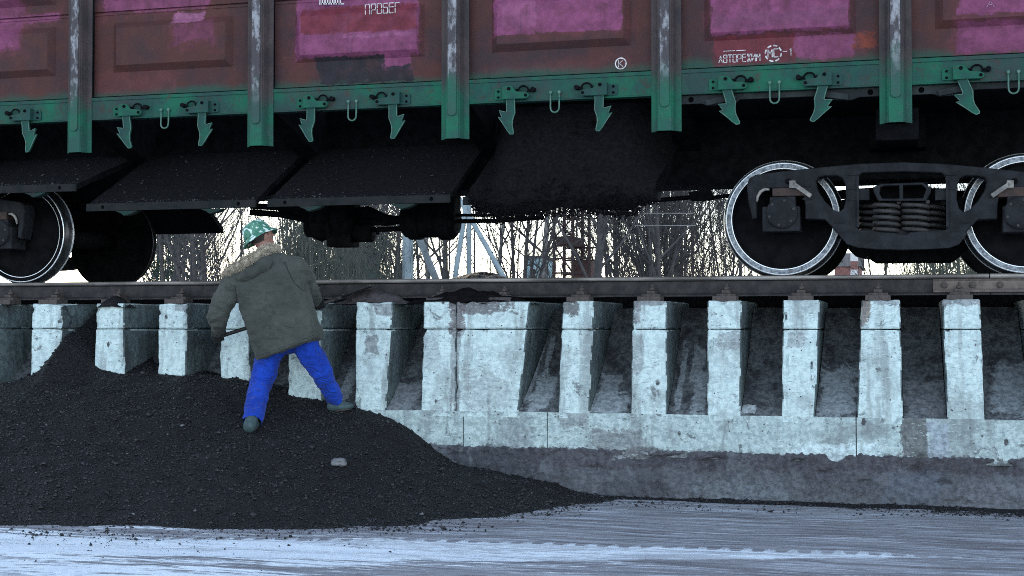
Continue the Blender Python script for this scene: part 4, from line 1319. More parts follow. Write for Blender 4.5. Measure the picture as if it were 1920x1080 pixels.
# ---- running gear
WR = .456
M['far_rim'] = simple('far wheel edge', (.10, .105, .115), (.06, .06, .065), 14, .5, .1, .001, .5)
ZW = Z_RAIL + WR
def wheel_mesh(yo, s, xc):
    """s = +1: outer face towards the camera (along +Y inwards)"""
    pr = [(.045, .0), (.045, .10), (.018, .11), (.018, .125), (.045, .16), (.060, .28), (.050, .372), (.022, .384), (.006, .395), (0, .405), (0, .410), (0, .4470), (0, .4525), (.004, WR), (.06, WR + .003), (.095, WR + .006), (.108, WR + .024), (.118, WR + .031), (.126, WR + .028), (.13, WR + .018), (.13, .39), (.10, .37), (.09, .15), (.15, .12), (.15, .0)]
    ms = [0] * (len(pr) - 1)
    ms[9] = 3; ms[10] = 1; ms[11] = 3; ms[12] = 3; ms[13] = 2; ms[14] = 2; ms[15] = 2; ms[16] = 3; ms[17] = 3; ms[18] = 2 if s > 0 else 0
    mb = MB(); mb.lathe((xc, yo, ZW), (0, s, 0), pr, 72, 0, ms)
    return mb
def mirx(p, c=1690.0): return [(2 * c - x, y) for x, y in p]
def zz(pts, Y): return [(at(x, y, Y).x, at(x, y, Y).z) for x, y in pts]
def z3(pts): return [(1280 + x / 3, 240 + y / 3) for x, y in pts]
YFR = 11.36
left_out = z3([(1235, 684), (1100, 679), (985, 668), (925, 650), (885, 612), (845, 562), (800, 515), (690, 512), (688, 430), (676, 360), (640, 338), (500, 338), (440, 348), (418, 380), (414, 420), (418, 505), (392, 515), (372, 430), (360, 330), (372, 285), (410, 262), (560, 243), (760, 222), (1000, 200), (1235, 192)])
outl = left_out + mirx(left_out)[::-1][1:-1]
h_mid = z3([(985, 300), (990, 268), (1010, 252), (1235, 244), (1460, 252), (1480, 268), (1490, 300), (1490, 556), (1478, 574), (992, 574), (982, 556)])
h_l = z3([(748, 300), (762, 278), (800, 268), (870, 268), (900, 282), (915, 320), (918, 400), (905, 452), (880, 472), (850, 462), (800, 412), (760, 350)])
YC = (YFR + .09)
bog_frame = profile_mesh(zz(outl, YFR), [zz(h_mid, YFR), zz(h_l, YFR), zz(mirx(h_l), YFR)], YFR, YFR + .17, .012, 2)
XB = at(1690, 400, YFR).x
bogie = put('bogie', bog_frame, wagon, (XB, 12.45, Z_RAIL), [M['bogie']])
bl = Vector((XB, 12.45, Z_RAIL))
# lower tray, ribs and struts standing proud of the frame
mb = MB()
tray = z3([(880, 600), (930, 584), (980, 592), (1060, 586), (1130, 590), (1190, 592), (1210, 604), (1260, 604), (1280, 590), (1340, 586), (1430, 590), (1500, 592), (1560, 580), (1600, 596), (1555, 655), (1500, 676), (1370, 684), (1235, 687), (1100, 684), (985, 674), (925, 655)])
pts = zz(tray, YFR); n = len(pts)
mb.add([(x, y, z) for y in (YFR - .055, YFR + .01) for x, z in pts], [(i, (i + 1) % n, n + (i + 1) % n, n + i) for i in range(n)] + [tuple(range(n))[::-1]], 0)
mb.build('spring_tray', M['bogie'], bogie, bl, .006)
mb = MB()
for a, b in (((985, 270), (985, 560)), ((1488, 270), (1488, 560))):
    p, q = at(*z3([a])[0], YFR), at(*z3([b])[0], YFR)
    mb = MB(); mb.box(((p.x + q.x) / 2, YFR - .006, (p.z + q.z) / 2), (.02, .02, abs(p.z - q.z)))
    mb.build('frame_rib', M['bogie'], bogie, bl, .003)
for x_, y_ in ((960, 262), (960, 340), (960, 405), (880, 530), (1510, 262), (1510, 340), (1590, 530), (700, 325), (700, 400), (1320, 665), (1160, 665)):
    p = at(*z3([(x_, y_)])[0], YFR); MB().box((p.x, YFR - .004, p.z), (.07, .014, .012)).build('frame_rib', M['bogie'], bogie, bl, .003)
# axle boxes, adapters, pale worn pieces
for s in (-1, 1):
    def q(x, y, Y=YFR):
        p = z3([(x, y)])[0]
        if s > 0: p = mirx([p])[0]
        return at(p[0], p[1], Y)
    c = q(560, 480); 
    mb = MB()
    a, b = q(450, 585), q(660, 440)
    mb.bb(a.x, b.x, YFR - .03, YFR + .20, a.z, b.z)
    a, b = q(490, 450), q(635, 385)
    mb.bb(a.x, b.x, YFR - .02, YFR + .20, a.z, b.z)
    ab = mb.build('axle_box', M['bogie'], bogie, bl, .012, 3)
    MB().lathe((c.x, YFR - .03, c.z), (0, -1, 0), [(0, .125), (.018, .122), (.026, .112), (.026, .04), (.030, 0)], 28).build('axle_cap', M['bogie'], bogie, bl)
    mb = MB()
    for k in range(6):
        an = k * math.pi / 3 + .3
        mb.lathe((c.x + .098 * math.cos(an), YFR - .054, c.z + .098 * math.sin(an)), (0, -1, 0), [(0, 0), (0, .013), (.010, .012), (.010, 0)], 6, 0, None, False)
    tag(mb.build('cap_bolts', M['spring'], bogie, bl), kind='stuff')
    # brake shoe on the inner side of the wheel
    xs_w = at(1467, 409, 11.6).x if s < 0 else 2 * XB - at(1467, 409, 11.6).x
    mb = MB(); arcp = [(xs_w - s * (WR + .035) * math.cos(a_), 11.66, ZW + (WR + .035) * math.sin(a_)) for a_ in np.linspace(-.35, .30, 8)]
    mb.tube(arcp, .034, 6); mb.build('brake_shoe', M['black_steel'], bogie, bl)
    mb = MB(); a, b = q(505, 385), q(690, 335); mb.bb(a.x, b.x, YFR - .01, YFR + .18, a.z, b.z)
    mb.build('adapter', M['adapter'] if 'adapter' in M else M.setdefault('adapter', simple('brown adapter', (.05, .028, .022), (.03, .02, .018), 12, .8, .3)), bogie, bl, .008)
    # pale arc lip of the jaw
    mb = MB(); mb.tube([q(418, 415, YFR - .008), q(422, 385, YFR - .01), q(438, 358, YFR - .012), q(462, 344, YFR - .012), q(488, 346, YFR - .010)], [.008, .011, .013, .013, .008], 7)
    mb.build('jaw_lip', M['bogie_pale'], bogie, bl)
    # pale wedge strut
    a, b = q(618, 312, YFR - .02), q(722, 384, YFR - .02)
    d = (b - a); L = d.length; ang = math.atan2(d.z, d.x)
    mb = MB(); mb.box((a + b) / 2, (L, .05, .034), Matrix.Rotation(-ang, 3, 'Y'))
    p = q(618, 318, YFR - .02); mb.box(p, (.05, .05, .06))
    mb.build('wedge_strut', M['bogie_pale'], bogie, bl, .006)
    mb = MB(); p = q(594, 300, YFR - .004); mb.lathe(p, (0, -1, 0), [(0, .0), (0, .024), (.006, .024), (.006, 0)], 12); mb.build('frame_hole', M['black_steel'], bogie, bl)
    # wheels and axle
    xw = at(1467 if s < 0 else 1913, 409, 11.6).x
    if s > 0: xw = XB + (XB - at(1467, 409, 11.6).x)
    wm = [M['disc'], M['rim'], M['tread'], M['edge']]
    wheel_mesh(11.60, 1, xw).build('wheel', wm, bogie, bl)
    wheel_mesh(13.30, -1, xw).build('wheel', [M['disc'], M['disc'], M['disc'], M['far_rim']], bogie, bl)
    MB().cyl((xw, 11.45, ZW), (xw, 13.45, ZW), .085, 16).build('axle', M['disc'], bogie, bl)
# springs
def coil(px, py0, py1, Y, r, wire, turns, hand=1):
    p, q_ = at(px, py1, YFR), at(px, py0, YFR)
    X = p.x; z0, z1 = p.z, q_.z
    N_ = int(turns * 16)
    pts = [(X + r * math.cos(hand * 2 * math.pi * i / 16 + 1), Y + r * math.sin(hand * 2 * math.pi * i / 16 + 1), z0 + (z1 - z0) * min(1, max(0, (i / N_ * 1.06 - .03)))) for i in range(N_ + 1)]
    MB().tube(pts, wire, 8).build('spring', M['spring'], bogie, bl)
zc_ = z3([(0, 415), (0, 582)])
coil(1280 + 1148 / 3, zc_[0][1], zc_[1][1], YFR + .04, .094, .0165, 5.2, -1)
coil(1280 + 1310 / 3, zc_[0][1], zc_[1][1], YFR + .04, .094, .0165, 5.2, -1)
coil(1280 + 1065 / 3, zc_[0][1] - 2, zc_[1][1], YFR + .25, .094, .0165, 5.2, -1)
coil(1280 + 1400 / 3, zc_[0][1] - 2, zc_[1][1], YFR + .25, .094, .0165, 5.2, -1)
coil(1280 + 1232 / 3, zc_[0][1] - 2, zc_[1][1], YFR + .25, .094, .0165, 5.2, -1)
# bolster end with its two pockets
bo = z3([(1072, 332), (1120, 316), (1350, 308), (1398, 338), (1396, 360), (1372, 402), (1362, 412), (1108, 412), (1096, 402), (1074, 360)])
b1 = z3([(1112, 334), (1135, 326), (1218, 324), (1220, 398), (1122, 398), (1106, 370)]); b2 = z3([(1240, 324), (1345, 320), (1370, 342), (1352, 396), (1240, 398)])
put('bolster_end', profile_mesh(zz(bo, YFR), [zz(b1, YFR), zz(b2, YFR)], YFR - .02, YFR + .16, .006), bogie, bl, [M['bogie']])
a, b = at(*z3([(1090, 405)])[0], YFR), at(*z3([(1380, 322)])[0], YFR)
MB().bb(a.x, b.x, YFR + .15, 13.5, a.z, b.z + .04).build('bolster', M['black_steel'], bogie, bl)
a, b = at(*z3([(985, 330)])[0], YFR), at(*z3([(1060, 412)])[0], YFR)
for (u0, u1) in ((985, 1050), (1420, 1490)):
    a, b = at(*z3([(u0, 405)])[0], YFR), at(*z3([(u1, 335)])[0], YFR)
    MB().bb(a.x, b.x, YFR + .02, YFR + .16, a.z, b.z).build('friction_wedge', M['bogie'], bogie, bl, .008)
# cross beam seen low between the wheels
a, b = at(1628, 493, 12.3), at(1800, 470, 12.3)
mb = MB(); mb.add([(x, y, z) for y in (12.05, 12.5) for x, z in ((a.x - .10, b.z + .12), (a.x - .02, a.z + .06), (a.x + .06, a.z), (b.x - .06, a.z), (b.x + .05, a.z + .08), (b.x + .14, b.z + .12))],
                  [(i, (i + 1) % 6, 6 + (i + 1) % 6, 6 + i) for i in range(6)] + [tuple(range(6)), tuple(range(6, 12))])
mb.build('brake_beam', M['black_steel'], bogie, bl, .01)
far = bogie.copy(); far.name = 'far_side_frame'
COL.objects.link(far); far.parent = bogie; far.location = (0, 2.0, 0)
# transom seen through the frame
a, b = at(1600, 470, 12.0), at(1780, 356, 12.0)
MB().bb(a.x, b.x, 12.0, 12.1, a.z + .05, b.z).build('transom', M['black_steel'], bogie, bl)
# pivot block between bolster and body
a = at(1683, 285, 12.2)
MB().bb(a.x - .22, a.x + .22, 11.9, 13.0, a.z, Z_S0 - .1).build('pivot_block', M['black_steel'], bogie, bl)
MB().bb(a.x - .16, a.x + .16, 11.25, 11.9, a.z - .02, Z_S0 - .14).build('side_bearer', M['black_steel'], bogie, bl, .01)
# the second bogie at the left
lb = copy_part(bogie, 0, wagon)
lb.location = Vector(bogie.location) + Vector((at(40, 430, 11.6).x - (at(1913, 409, 11.6).x - 0), 0, 0))
XL = at(40, 430, 11.6).x
for ch in lb.children:
    if ch.name.startswith('wheel') and ch.data.materials[1] == M['rim']:
        ch.data = ch.data.copy(); ch.data.materials[1] = M['disc']
lb.location.x = (XL - (XB - at(1467, 409, 11.6).x)) - WAG.x

# ---- stencilled writing
STR = {'П': ['0005', '0535', '3530'], 'Р': ['0005', '0535', '3532', '3202'], 'О': ['0005', '0535', '3530', '3000'], 'Б': ['0005', '0535', '0333', '3330', '3000'], 'Е': ['0005', '0535', '0333', '0030'],
       'Г': ['0005', '0535'], 'А': ['00a5', 'a530', 'b2c2'], 'В': ['0005', '0535', '3530', '3000', '0333'], 'Т': ['0535', 'a5a0'], 'Ж': ['a0a5', '0035', '0530'], 'И': ['0005', '0035', '3530'],
       'М': ['0005', '05a2', 'a235', '3530'], 'С': ['0005', '0535', '0030'], 'К': ['0005', '0235', '0330'], '1': ['a0a5', 'b4a5'], '-': ['0333'], ' ': []}
def cc(ch): return {'a': 1.5, 'b': .6, 'c': 2.4}.get(ch) if ch in 'abc' else float(ch)
def stencil(name, text, px0, py0, px1, py1, panel, mat, Y, gap=True, wgt=.45, advance=4.2):
    """text written between the measured lower-left and upper-right points on plane Y"""
    p0 = at(px0, py1, Y); p1 = at(px1, py0, Y)
    n = len(text)
    ux = (p1.x - p0.x) / (n * advance - (advance - 3)); uz = (at((px0 + px1) / 2, py0, Y).z - at((px0 + px1) / 2, py1, Y).z) / 5
    mb = MB()
    z0 = at((px0 + px1) / 2, py1, Y).z
    for i, chh in enumerate(text):
        for st in STR[chh]:
            a = Vector((cc(st[0]), cc(st[1]))); b = Vector((cc(st[2]), cc(st[3])))
            segs = [(0, .42), (.56, 1)] if gap and (b - a).length > 2.6 else [(0, 1)]
            for t0, t1 in segs:
                A = a.lerp(b, t0); B = a.lerp(b, t1)
                P = Vector((p0.x + (i * advance + A.x) * ux, z0 + A.y * uz)); Q = Vector((p0.x + (i * advance + B.x) * ux, z0 + B.y * uz))
                d = Q - P; L = d.length
                if L < 1e-6: continue
                d /= L; nn = Vector((-d.y, d.x)) * wgt * (ux + uz) / 4
                P -= d * wgt * uz * .2; Q += d * wgt * uz * .2
                mb.add([(P.x + nn.x, Y - .0012, P.y + nn.y), (Q.x + nn.x, Y - .0012, Q.y + nn.y), (Q.x - nn.x, Y - .0012, Q.y - nn.y), (P.x - nn.x, Y - .0012, P.y - nn.y)], [(0, 1, 2, 3)], 0)
    return mb.build(name, M[mat], panel, None)
def ring_paint(px, py, r_px, wd, panel, mat, Y, dash=0):
    c = at(px, py, Y); r = (at(px + r_px, py, Y) - c).length
    mb = MB(); N_ = 48
    for i in range(N_):
        if dash and (i % (N_ // dash)) < 1.5: continue
        a0, a1 = 2 * math.pi * i / N_, 2 * math.pi * (i + 1) / N_
        mb.add([(c.x + math.cos(a) * rr, Y - .0012, c.z + math.sin(a) * rr) for a, rr in ((a0, r - wd), (a1, r - wd), (a1, r + wd), (a0, r + wd))], [(0, 1, 2, 3)])
    return mb.build('painted_ring', M[mat], panel, None)
YG = YP - .0505          # face of the pressed field
YL = YP - .0005
stencil('stencil_lettering', 'ПРОБЕГ', 685, 6.5, 749, 25, panels[3], 'white_paint', YG - .001)
ring_paint(1164, 119, 10, .0045, panels[4], 'white_paint', YL - .001)
stencil('stencil_lettering', 'К', 1160, 113, 1168, 125, panels[4], 'white_paint', YL - .001, False)
stencil('stencil_lettering', 'АВТОРЕЖИМ', 1348, 102, 1425, 116, panels[5], 'white_paint', YL - .001, True, .55)
ring_paint(1450, 100, 15, .0055, panels[5], 'white_paint', YL - .001, 8)
stencil('stencil_lettering', 'МС', 1440, 92, 1459, 107, panels[5], 'white_paint', YL - .001, False, .55)
stencil('stencil_lettering', '-1', 1468, 91, 1487, 104, panels[5], 'white_paint', YL - .001, False, .55)
stencil('stencil_lettering', 'А', 1850, 2, 1864, 13, panels[6], 'faint_paint', YG - .001, False, .4)
mb = MB()
for x0, x1, y in ((1356, 1378, 95.5), (1380, 1398, 94.5)):
    a, b = at(x0, y + 1.2, YL), at(x1, y - 1, YL); mb.bb(a.x, b.x, YL - .0025, YL - .0015, a.z, b.z)
mb.build('paint_smear', M['white_paint'], panels[5])
# lower ends of a line of letters cut off by the picture edge
mb = MB()
for i, x in enumerate(np.linspace(600, 638, 9)):
    a = at(x, 8.5, YG - .002)
    mb.bb(a.x - .006, a.x + .006, YG - .003, YG - .002, a.z, a.z + .07)
    if i % 2 == 0: mb.bb(a.x, a.x + .035, YG - .003, YG - .002, a.z - .001, a.z + .012)
mb.build('stencil_lettering', M['white_paint'], panels[3])
# ================================================================== worker with shovel
fl = on_heap(472, 806); fr = on_heap(634, 770)
person = thing('person', (fl + fr) / 2, 'worker in olive parka, blue trousers and camouflage hat shovelling coal on the heap', 'person')
YT = (fl.y + fr.y) / 2 + .02           # depth of the trunk
ploc = Vector(person.location)
def pp(x, y, dy=0.0): return at(x, y, YT + dy)
PXM = 1.0 / 243.0

# joints
sh_l, el_l, wr_l = pp(440, 537, -.03), pp(404, 590, -.08), pp(410, 621, .06)
sh_r, el_r, wr_r = pp(552, 498, .04), pp(577, 540, .20), pp(590, 562, .36)
hd_l, hd_r = pp(409, 632, .10), pp(599, 571, .42)
hip = pp(540, 640, .02); hp_l, hp_r = pp(510, 650, .05), pp(566, 634, .07)
kn_l, kn_r = pp(487, 725, -.05), Vector(pp(603, 700, .10))
an_l = fl + Vector((0, .02, .085)); an_r = fr + Vector((-.02, 0, .09))
neck0, neck1 = pp(492, 492, .02), pp(494, 462, .05)
hc = pp(489, 440, .05)
face = Vector((.50, .82, .27)).normalized()      # looks up to the right, away from us

# ---- body: one continuous skin
mb = MB()
chain(mb, [pp(534, 612, .03), pp(522, 580, .02), pp(505, 525, .03), neck0], [.095, .115, .14, .075])
chain(mb, [neck0, neck1, hc - face * .02], [.062, .056, .07])
up = (hc - neck1).normalized()
ball(mb, hc, (.078, .098, .115), face.to_track_quat('Y', 'Z').to_matrix())
fq = face.to_track_quat('Y', 'Z').to_matrix()
fz = fq @ Vector((0, 0, 1)); fx = fq @ Vector((1, 0, 0))
chain(mb, [hc + face * .05 - fz * .06, hc + face * .075 - fz * .085], [.05, .034])       # jaw and chin
chain(mb, [hc + face * .09 + fz * .005, hc + face * .118 - fz * .028], [.010, .015], 8)  # nose
chain(mb, [hc + face * .088 - fz * .056 - fx * .02, hc + face * .088 - fz * .056 + fx * .02], [.009, .009], 8)  # mouth
chain(mb, [hc + face * .085 + fz * .022 - fx * .04, hc + face * .085 + fz * .022 + fx * .04], [.011, .011], 8)  # brow
for s in (-1, 1):
    ball(mb, hc + fx * s * .078 - face * .005 - fz * .012, (.012, .020, .030), fq)
for a, b, c, w in ((sh_l, el_l, wr_l, hd_l), (sh_r, el_r, wr_r, hd_r)):
    chain(mb, [a.lerp(pp(505, 520, .03), .35), a, b, c, c.lerp(w, .5)], [.09, .062, .046, .032, .030])
for a, b, c in ((hp_l, kn_l, an_l), (hp_r, kn_r, an_r)):
    chain(mb, [pp(534, 615, .04), a + Vector((0, .01, .05)), b, c], [.085, .075, .055, .042])
put('body', remeshed(mb, .011, 3, 'body'), person, ploc, [M['skin']])
# eyes, short hair under the hat
mb = MB()
for s in (-1, 1):
    ball(mb, hc + face * .080 + fx * s * .030 + fz * .004, (.011, .011, .011))
mb.build('eyes', simple('eye', (.05, .04, .035), (.03, .025, .02), 5, .2, 0), person, ploc)
mb = MB(); ball(mb, hc - face * .016 + fz * .012, (.086, .098, .116), fq)
hm = remeshed(mb, .012, 1, 'hair')
bm = bmesh.new(); bm.from_mesh(hm)
bmesh.ops.delete(bm, geom=[v for v in bm.verts if (v.co - hc).dot(face) > .045 or (v.co - hc).dot(fz) < -.055], context='VERTS')
for v in bm.verts: v.co += v.normal * .004 * nz(v.co.x, v.co.y, v.co.z, 60)
bm.to_mesh(hm); bm.free()
put('hair', hm, person, ploc, [M['hair']])

# ---- trousers
mb = MB()
ball(mb, pp(537, 640, .05), (.165, .11, .11), Matrix.Rotation(R(-14), 3, 'Y'))
hem_l = an_l + Vector((0, 0, -.015)); hem_r = an_r + Vector((-.012, 0, .0))
chain(mb, [hp_l, hp_l.lerp(kn_l, .5), kn_l, kn_l.lerp(hem_l, .55), hem_l], [.114, .108, .094, .086, .084], 18)
chain(mb, [hp_r, hp_r.lerp(kn_r, .5), kn_r, kn_r.lerp(hem_r, .55), hem_r], [.118, .104, .088, .077, .070], 18)
tm = remeshed(mb, .0115, 4, 'trousers')
def wrinkle(me, amp, fn=None):
    for v in me.vertices:
        p = v.co
        w = nz(p.x * 1.2, p.y, p.z, 7) * .5 + (1 - abs(nz(p.x, p.y + 3, p.z * 1.8, 9))) * .55 - .35 + nz(p.x, p.y, p.z, 26) * .16
        k = amp * w * (fn(p) if fn else 1)
        v.co = p + v.normal * k
wrinkle(tm, .030)
# clean hems: cut below the ankles
bm = bmesh.new(); bm.from_mesh(tm)
for an, kn, xm in ((hem_l, kn_l, -1), (hem_r, kn_r, 1)):
    nrm = (an - kn).normalized()
    cut = an + nrm * .020
    mid = (fl.x + fr.x) / 2
    geom = [v for v in bm.verts if (v.co.x - mid) * xm > 0 and (v.co - cut).dot(nrm) > 0]
    bmesh.ops.delete(bm, geom=geom, context='VERTS')
bm.to_mesh(tm); bm.free()
put('trousers', tm, person, ploc, [M['trousers']])

# ---- boots
def boot(ank, ground, fwd, k=1.0):
    fwd = Vector(fwd).normalized(); upv = Vector((0, 0, 1)); upv = (upv - fwd * upv.dot(fwd)).normalized()
    mb = MB()
    g = Vector(ground)
    h = g - fwd * .05 + upv * .045
    chain(mb, [h, g + fwd * .05 * k + upv * .042, g + fwd * .125 * k * k + upv * .034], [.050 * k, .048 * k, .040 * k])
    sd = fwd.cross(upv)
    for s in (-1, 1):
        chain(mb, [g - fwd * .05 + upv * .03 + sd * s * .012, g + fwd * .11 + upv * .026 + sd * s * .020], [.034 * k, .030 * k])
    chain(mb, [h, ank + Vector((0, 0, .02))], [.054 * k, .052 * k])
    me = remeshed(mb, .009, 2, 'boot')
    b = put('boot', me, person, ploc, [M['boot']])
    # sole
    mb = MB(); rot = Matrix((sd, fwd, upv)).transposed()
    outl_ = [(.040 * k * math.cos(a) * (1.0 if math.sin(a) < 0 else 1.12), .105 * k * math.sin(a)) for a in np.linspace(0, 2 * math.pi, 20, endpoint=False)]
    n = 20
    vs_ = [rot @ Vector((a, b_ + .038, z)) + g for z in (-.006, .016) for a, b_ in outl_]
    mb.add(vs_, [(i, (i + 1) % n, n + (i + 1) % n, n + i) for i in range(n)] + [tuple(range(n))[::-1], tuple(range(n, 2 * n))])
    mb.build('sole', M['shaft'], b, ploc, .004)
boot(an_l, fl, (-.15, 1, .26))
boot(an_r, fr, (.80, .52, .12), .80)

# ---- parka
rings = [((479, 681), (604, 633), .185), ((475, 665), (603, 618), .180), ((463, 634), (595, 596), .172), ((454, 603), (586, 570), .165), ((447, 575), (577, 545), .165),
         ((440, 552), (571, 518), .160), ((437, 533), (565, 494), .145), ((450, 512), (545, 480), .115), ((468, 494), (522, 472), .085), ((474, 484), (515, 466), .070)]
mb = MB(); n = 36; vs_ = []
for (a, b, dep) in rings:
    A, B = pp(*a), pp(*b); A, B = A.lerp(B, .028), B.lerp(A, .028); c = (A + B) / 2 + Vector((0, .025, 0)); u = (B - A) / 2
    for k in range(n):
        t = 2 * math.pi * k / n
        ct, st = math.cos(t), math.sin(t)
        e = .78
        vs_.append(c + u * (abs(ct) ** e * (1 if ct > 0 else -1)) + Vector((0, 1, 0)) * dep * (abs(st) ** e * (1 if st > 0 else -1)))
m = len(rings)
mb.add(vs_, [(i * n + k, i * n + (k + 1) % n, (i + 1) * n + (k + 1) % n, (i + 1) * n + k) for i in range(m - 1) for k in range(n)] + [tuple(range(n))[::-1], tuple((m - 1) * n + k for k in range(n))])
chain(mb, [pp(462, 522, .0), pp(437, 537, -.03), pp(417, 566, -.06), pp(407, 592, -.07), pp(410, 617, .03)], [.085, .104, .100, .086, .062], 20)
chain(mb, [pp(535, 498, .03), pp(557, 504, .05), pp(572, 528, .15), pp(580, 546, .24), pp(589, 561, .34)], [.085, .098, .090, .082, .060], 20)
jm = remeshed(mb, .0115, 3, 'jacket')
def folds(p):
    # sleeves and hem crease more than the back
    d = min((p - pp(405, 595, -.05)).length, (p - pp(582, 545, .2)).length)
    return 1.0 + 1.0 * max(0, 1 - d / .25)
wrinkle(jm, .026, folds)
for v in jm.vertices:   # quilting drop seam across the back and cuffs
    pass
jk = put('jacket', jm, person, ploc, [M['jacket']])
# back/sleeve seams and hem as piping laid on the cloth
from mathutils.bvhtree import BVHTree
def on_surface(me, offs, pts, lift=.002):
    bvh = BVHTree.FromPolygons([v.co + offs for v in me.vertices], [p.vertices[:] for p in me.polygons])
    out = []
    for x, y in pts:
        d = ray(x, y).normalized()
        hit = bvh.ray_cast(CAMP, d)
        if hit[0] is not None: out.append(hit[0] - d * lift)
    return out
def dens(pts, k=8):
    out = []
    for i in range(len(pts) - 1):
        for j in range(k):
            t = j / k; out.append((pts[i][0] * (1 - t) + pts[i + 1][0] * t, pts[i][1] * (1 - t) + pts[i + 1][1] * t))
    return out + [pts[-1]]
for nm, pts, r in (('seam', [(440, 533), (444, 560), (447, 590)], .0045), ('seam', [(533, 490), (541, 510), (553, 532), (568, 545)], .0045),
                   ('hem_seam', [(483, 668), (520, 655), (560, 640), (598, 624)], .0025)):
    s_ = on_surface(jm, ploc, dens(pts), -.001)
    if len(s_) > 3: MB().tube(s_, r, 6).build(nm, M['seam'], jk, ploc)
for w, d, r in ((wr_l, (hd_l - wr_l).normalized(), .062), (wr_r, (hd_r - wr_r).normalized(), .058)):
    MB().lathe(w + d * .012, d, [(-.012, r * .9), (-.008, r * 1.02), (.010, r * 1.0), (.016, r * .86), (.016, r * .5)], 20).build('cuff', M['seam'], jk, ploc)

# ---- hood lying on the back, with its fur edge
mb = MB()
rot = Matrix.Rotation(R(22), 3, 'Y')
ball(mb, pp(474, 511, -.09), (.150, .075, .062), Matrix.Rotation(R(-24), 3, 'Y'))
ball(mb, pp(497, 497, -.08), (.095, .08, .075), Matrix.Rotation(R(-24), 3, 'Y'))
ball(mb, pp(448, 515, -.06), (.075, .06, .05))
hm = remeshed(mb, .010, 3, 'hood'); wrinkle(hm, .014)
hood = put('hood', hm, person, ploc, [M['jacket']])
s_ = on_surface(hm, ploc, dens([(428, 524), (445, 530), (470, 529), (492, 520), (506, 505), (512, 490)], 6), .0)
if len(s_) > 3: MB().tube(s_, .0045, 6).build('seam', M['seam'], hood, ploc)
fpath = [pp(421, 520, -.05), pp(430, 508, -.09), pp(447, 499, -.12), pp(465, 488, -.13), pp(483, 477, -.12), pp(500, 467, -.08), pp(514, 466, -.02), pp(519, 471, .04)]
fp_ = []
for i in range(len(fpath) - 1):
    for j in range(10): fp_.append(fpath[i].lerp(fpath[i + 1], j / 10))
fp_.append(fpath[-1])
mb = MB(); mb.tube(fp_, [.031 + .007 * nz(i * .3, 1, 2) for i in range(len(fp_))], 9)
core_me = mb.mesh('fur')
vs_ = []; fs_ = []; ms_ = []
rg = random.Random(4)
for i in range(11000):
    k = rg.random() * (len(fp_) - 1.001); a = fp_[int(k)].lerp(fp_[int(k) + 1], k % 1)
    t = (fp_[min(int(k) + 2, len(fp_) - 1)] - fp_[max(int(k) - 1, 0)]).normalized()
    r_ = Vector((rg.gauss(0, 1), rg.gauss(0, 1), rg.gauss(0, 1))); r_ = (r_ - t * r_.dot(t)).normalized()
    base = a + r_ * .027
    L = rg.uniform(.014, .036)
    tip = base + (r_ + t * rg.gauss(.15, .4) + Vector((0, 0, -.25))).normalized() * L
    sd = (tip - base).cross(t).normalized() * rg.uniform(.0010, .0019) if rg.random() > .5 else t * rg.uniform(.0010, .0019)
    b0 = len(vs_); vs_ += [base - sd, base + sd, tip]; fs_.append((b0, b0 + 1, b0 + 2)); ms_.append(1 if rg.random() < .22 else 0)
mbf = MB(); mbf.add(vs_, fs_, 0); mbf.m = ms_
fm = mbf.mesh('furs'); bm = bmesh.new(); bm.from_mesh(core_me); bm.from_mesh(fm); bm.to_mesh(core_me); bm.free()
ft = put('fur_trim', core_me, person, ploc, [M['fur'], M['fur_dark']]); tag(ft, kind='stuff')

# ---- hat
ax = (Vector((-.50, -.10, .86))).normalized()
ba = pp(484, 441, .03)
mb = MB()
prof_h = [(.128, 0), (.127, .03), (.120, .062), (.100, .092), (.066, .110), (.030, .118), (.006, .122), (-.012, .142), (-.030, .164), (-.036, .168), (-.036, .165), (-.026, .154), (-.008, .132), (.0, .112)]
mb.lathe(ba, ax, prof_h, 40)
hat_me = mb.mesh('hat')
for v in hat_me.vertices:
    p = v.co
    rd = (p - ba); al = rd.dot(ax)
    v.co = p + rd.normalized() * (nz(p.x, p.y, p.z, 11) * .008) + ax * (nz(p.x, p.y, p.z, 8) * (.014 if al < .02 else .004))
for p in hat_me.polygons: p.use_smooth = True
ht = put('hat', hat_me, person, ploc, [M['hat']])
mb = MB(); mb.lathe(ba, ax, [(.010, .1235), (.030, .1195)], 40); mb.build('hat_band', M['hat'], ht, ploc)

# ---- shovel
d_ = (hd_r - hd_l).normalized()
shv = thing('shovel', hd_l.lerp(hd_r, .5), 'dark long-handled shovel held by the worker in both hands', 'shovel')
bl0 = hd_r + d_ * .20
sh_ = MB().tube([hd_l - d_ * .045, hd_l, hd_r, bl0], [.016, .0165, .0165, .018], 12).build('shaft', M['shaft'], shv, Vector(shv.location))
mb = MB(); n = 9; m = 10; sidev = d_.cross(Vector((0, 0, 1))).normalized(); upv = sidev.cross(d_).normalized()
for j in range(m + 1):
    t = j / m
    w = .105 * (1.0 if t < .6 else math.sqrt(max(0.02, 1 - ((t - .6) / .4) ** 2)))
    w = w * (.45 + .55 * min(1, t / .12))
    for i in range(n + 1):
        s = i / n * 2 - 1
        mb.v.append(tuple(bl0 + d_ * (t * .27) + sidev * s * w + upv * (.022 * s * s + .012 * t - .01)))
for j in range(m):
    for i in range(n):
        mb.f.append([j * (n + 1) + i, j * (n + 1) + i + 1, (j + 1) * (n + 1) + i + 1, (j + 1) * (n + 1) + i]); mb.m.append(0); mb.sm.append(True)
ob = mb.build('blade', M['blade'], shv, Vector(shv.location))
md = ob.modifiers.new('t', 'SOLIDIFY'); md.thickness = .004
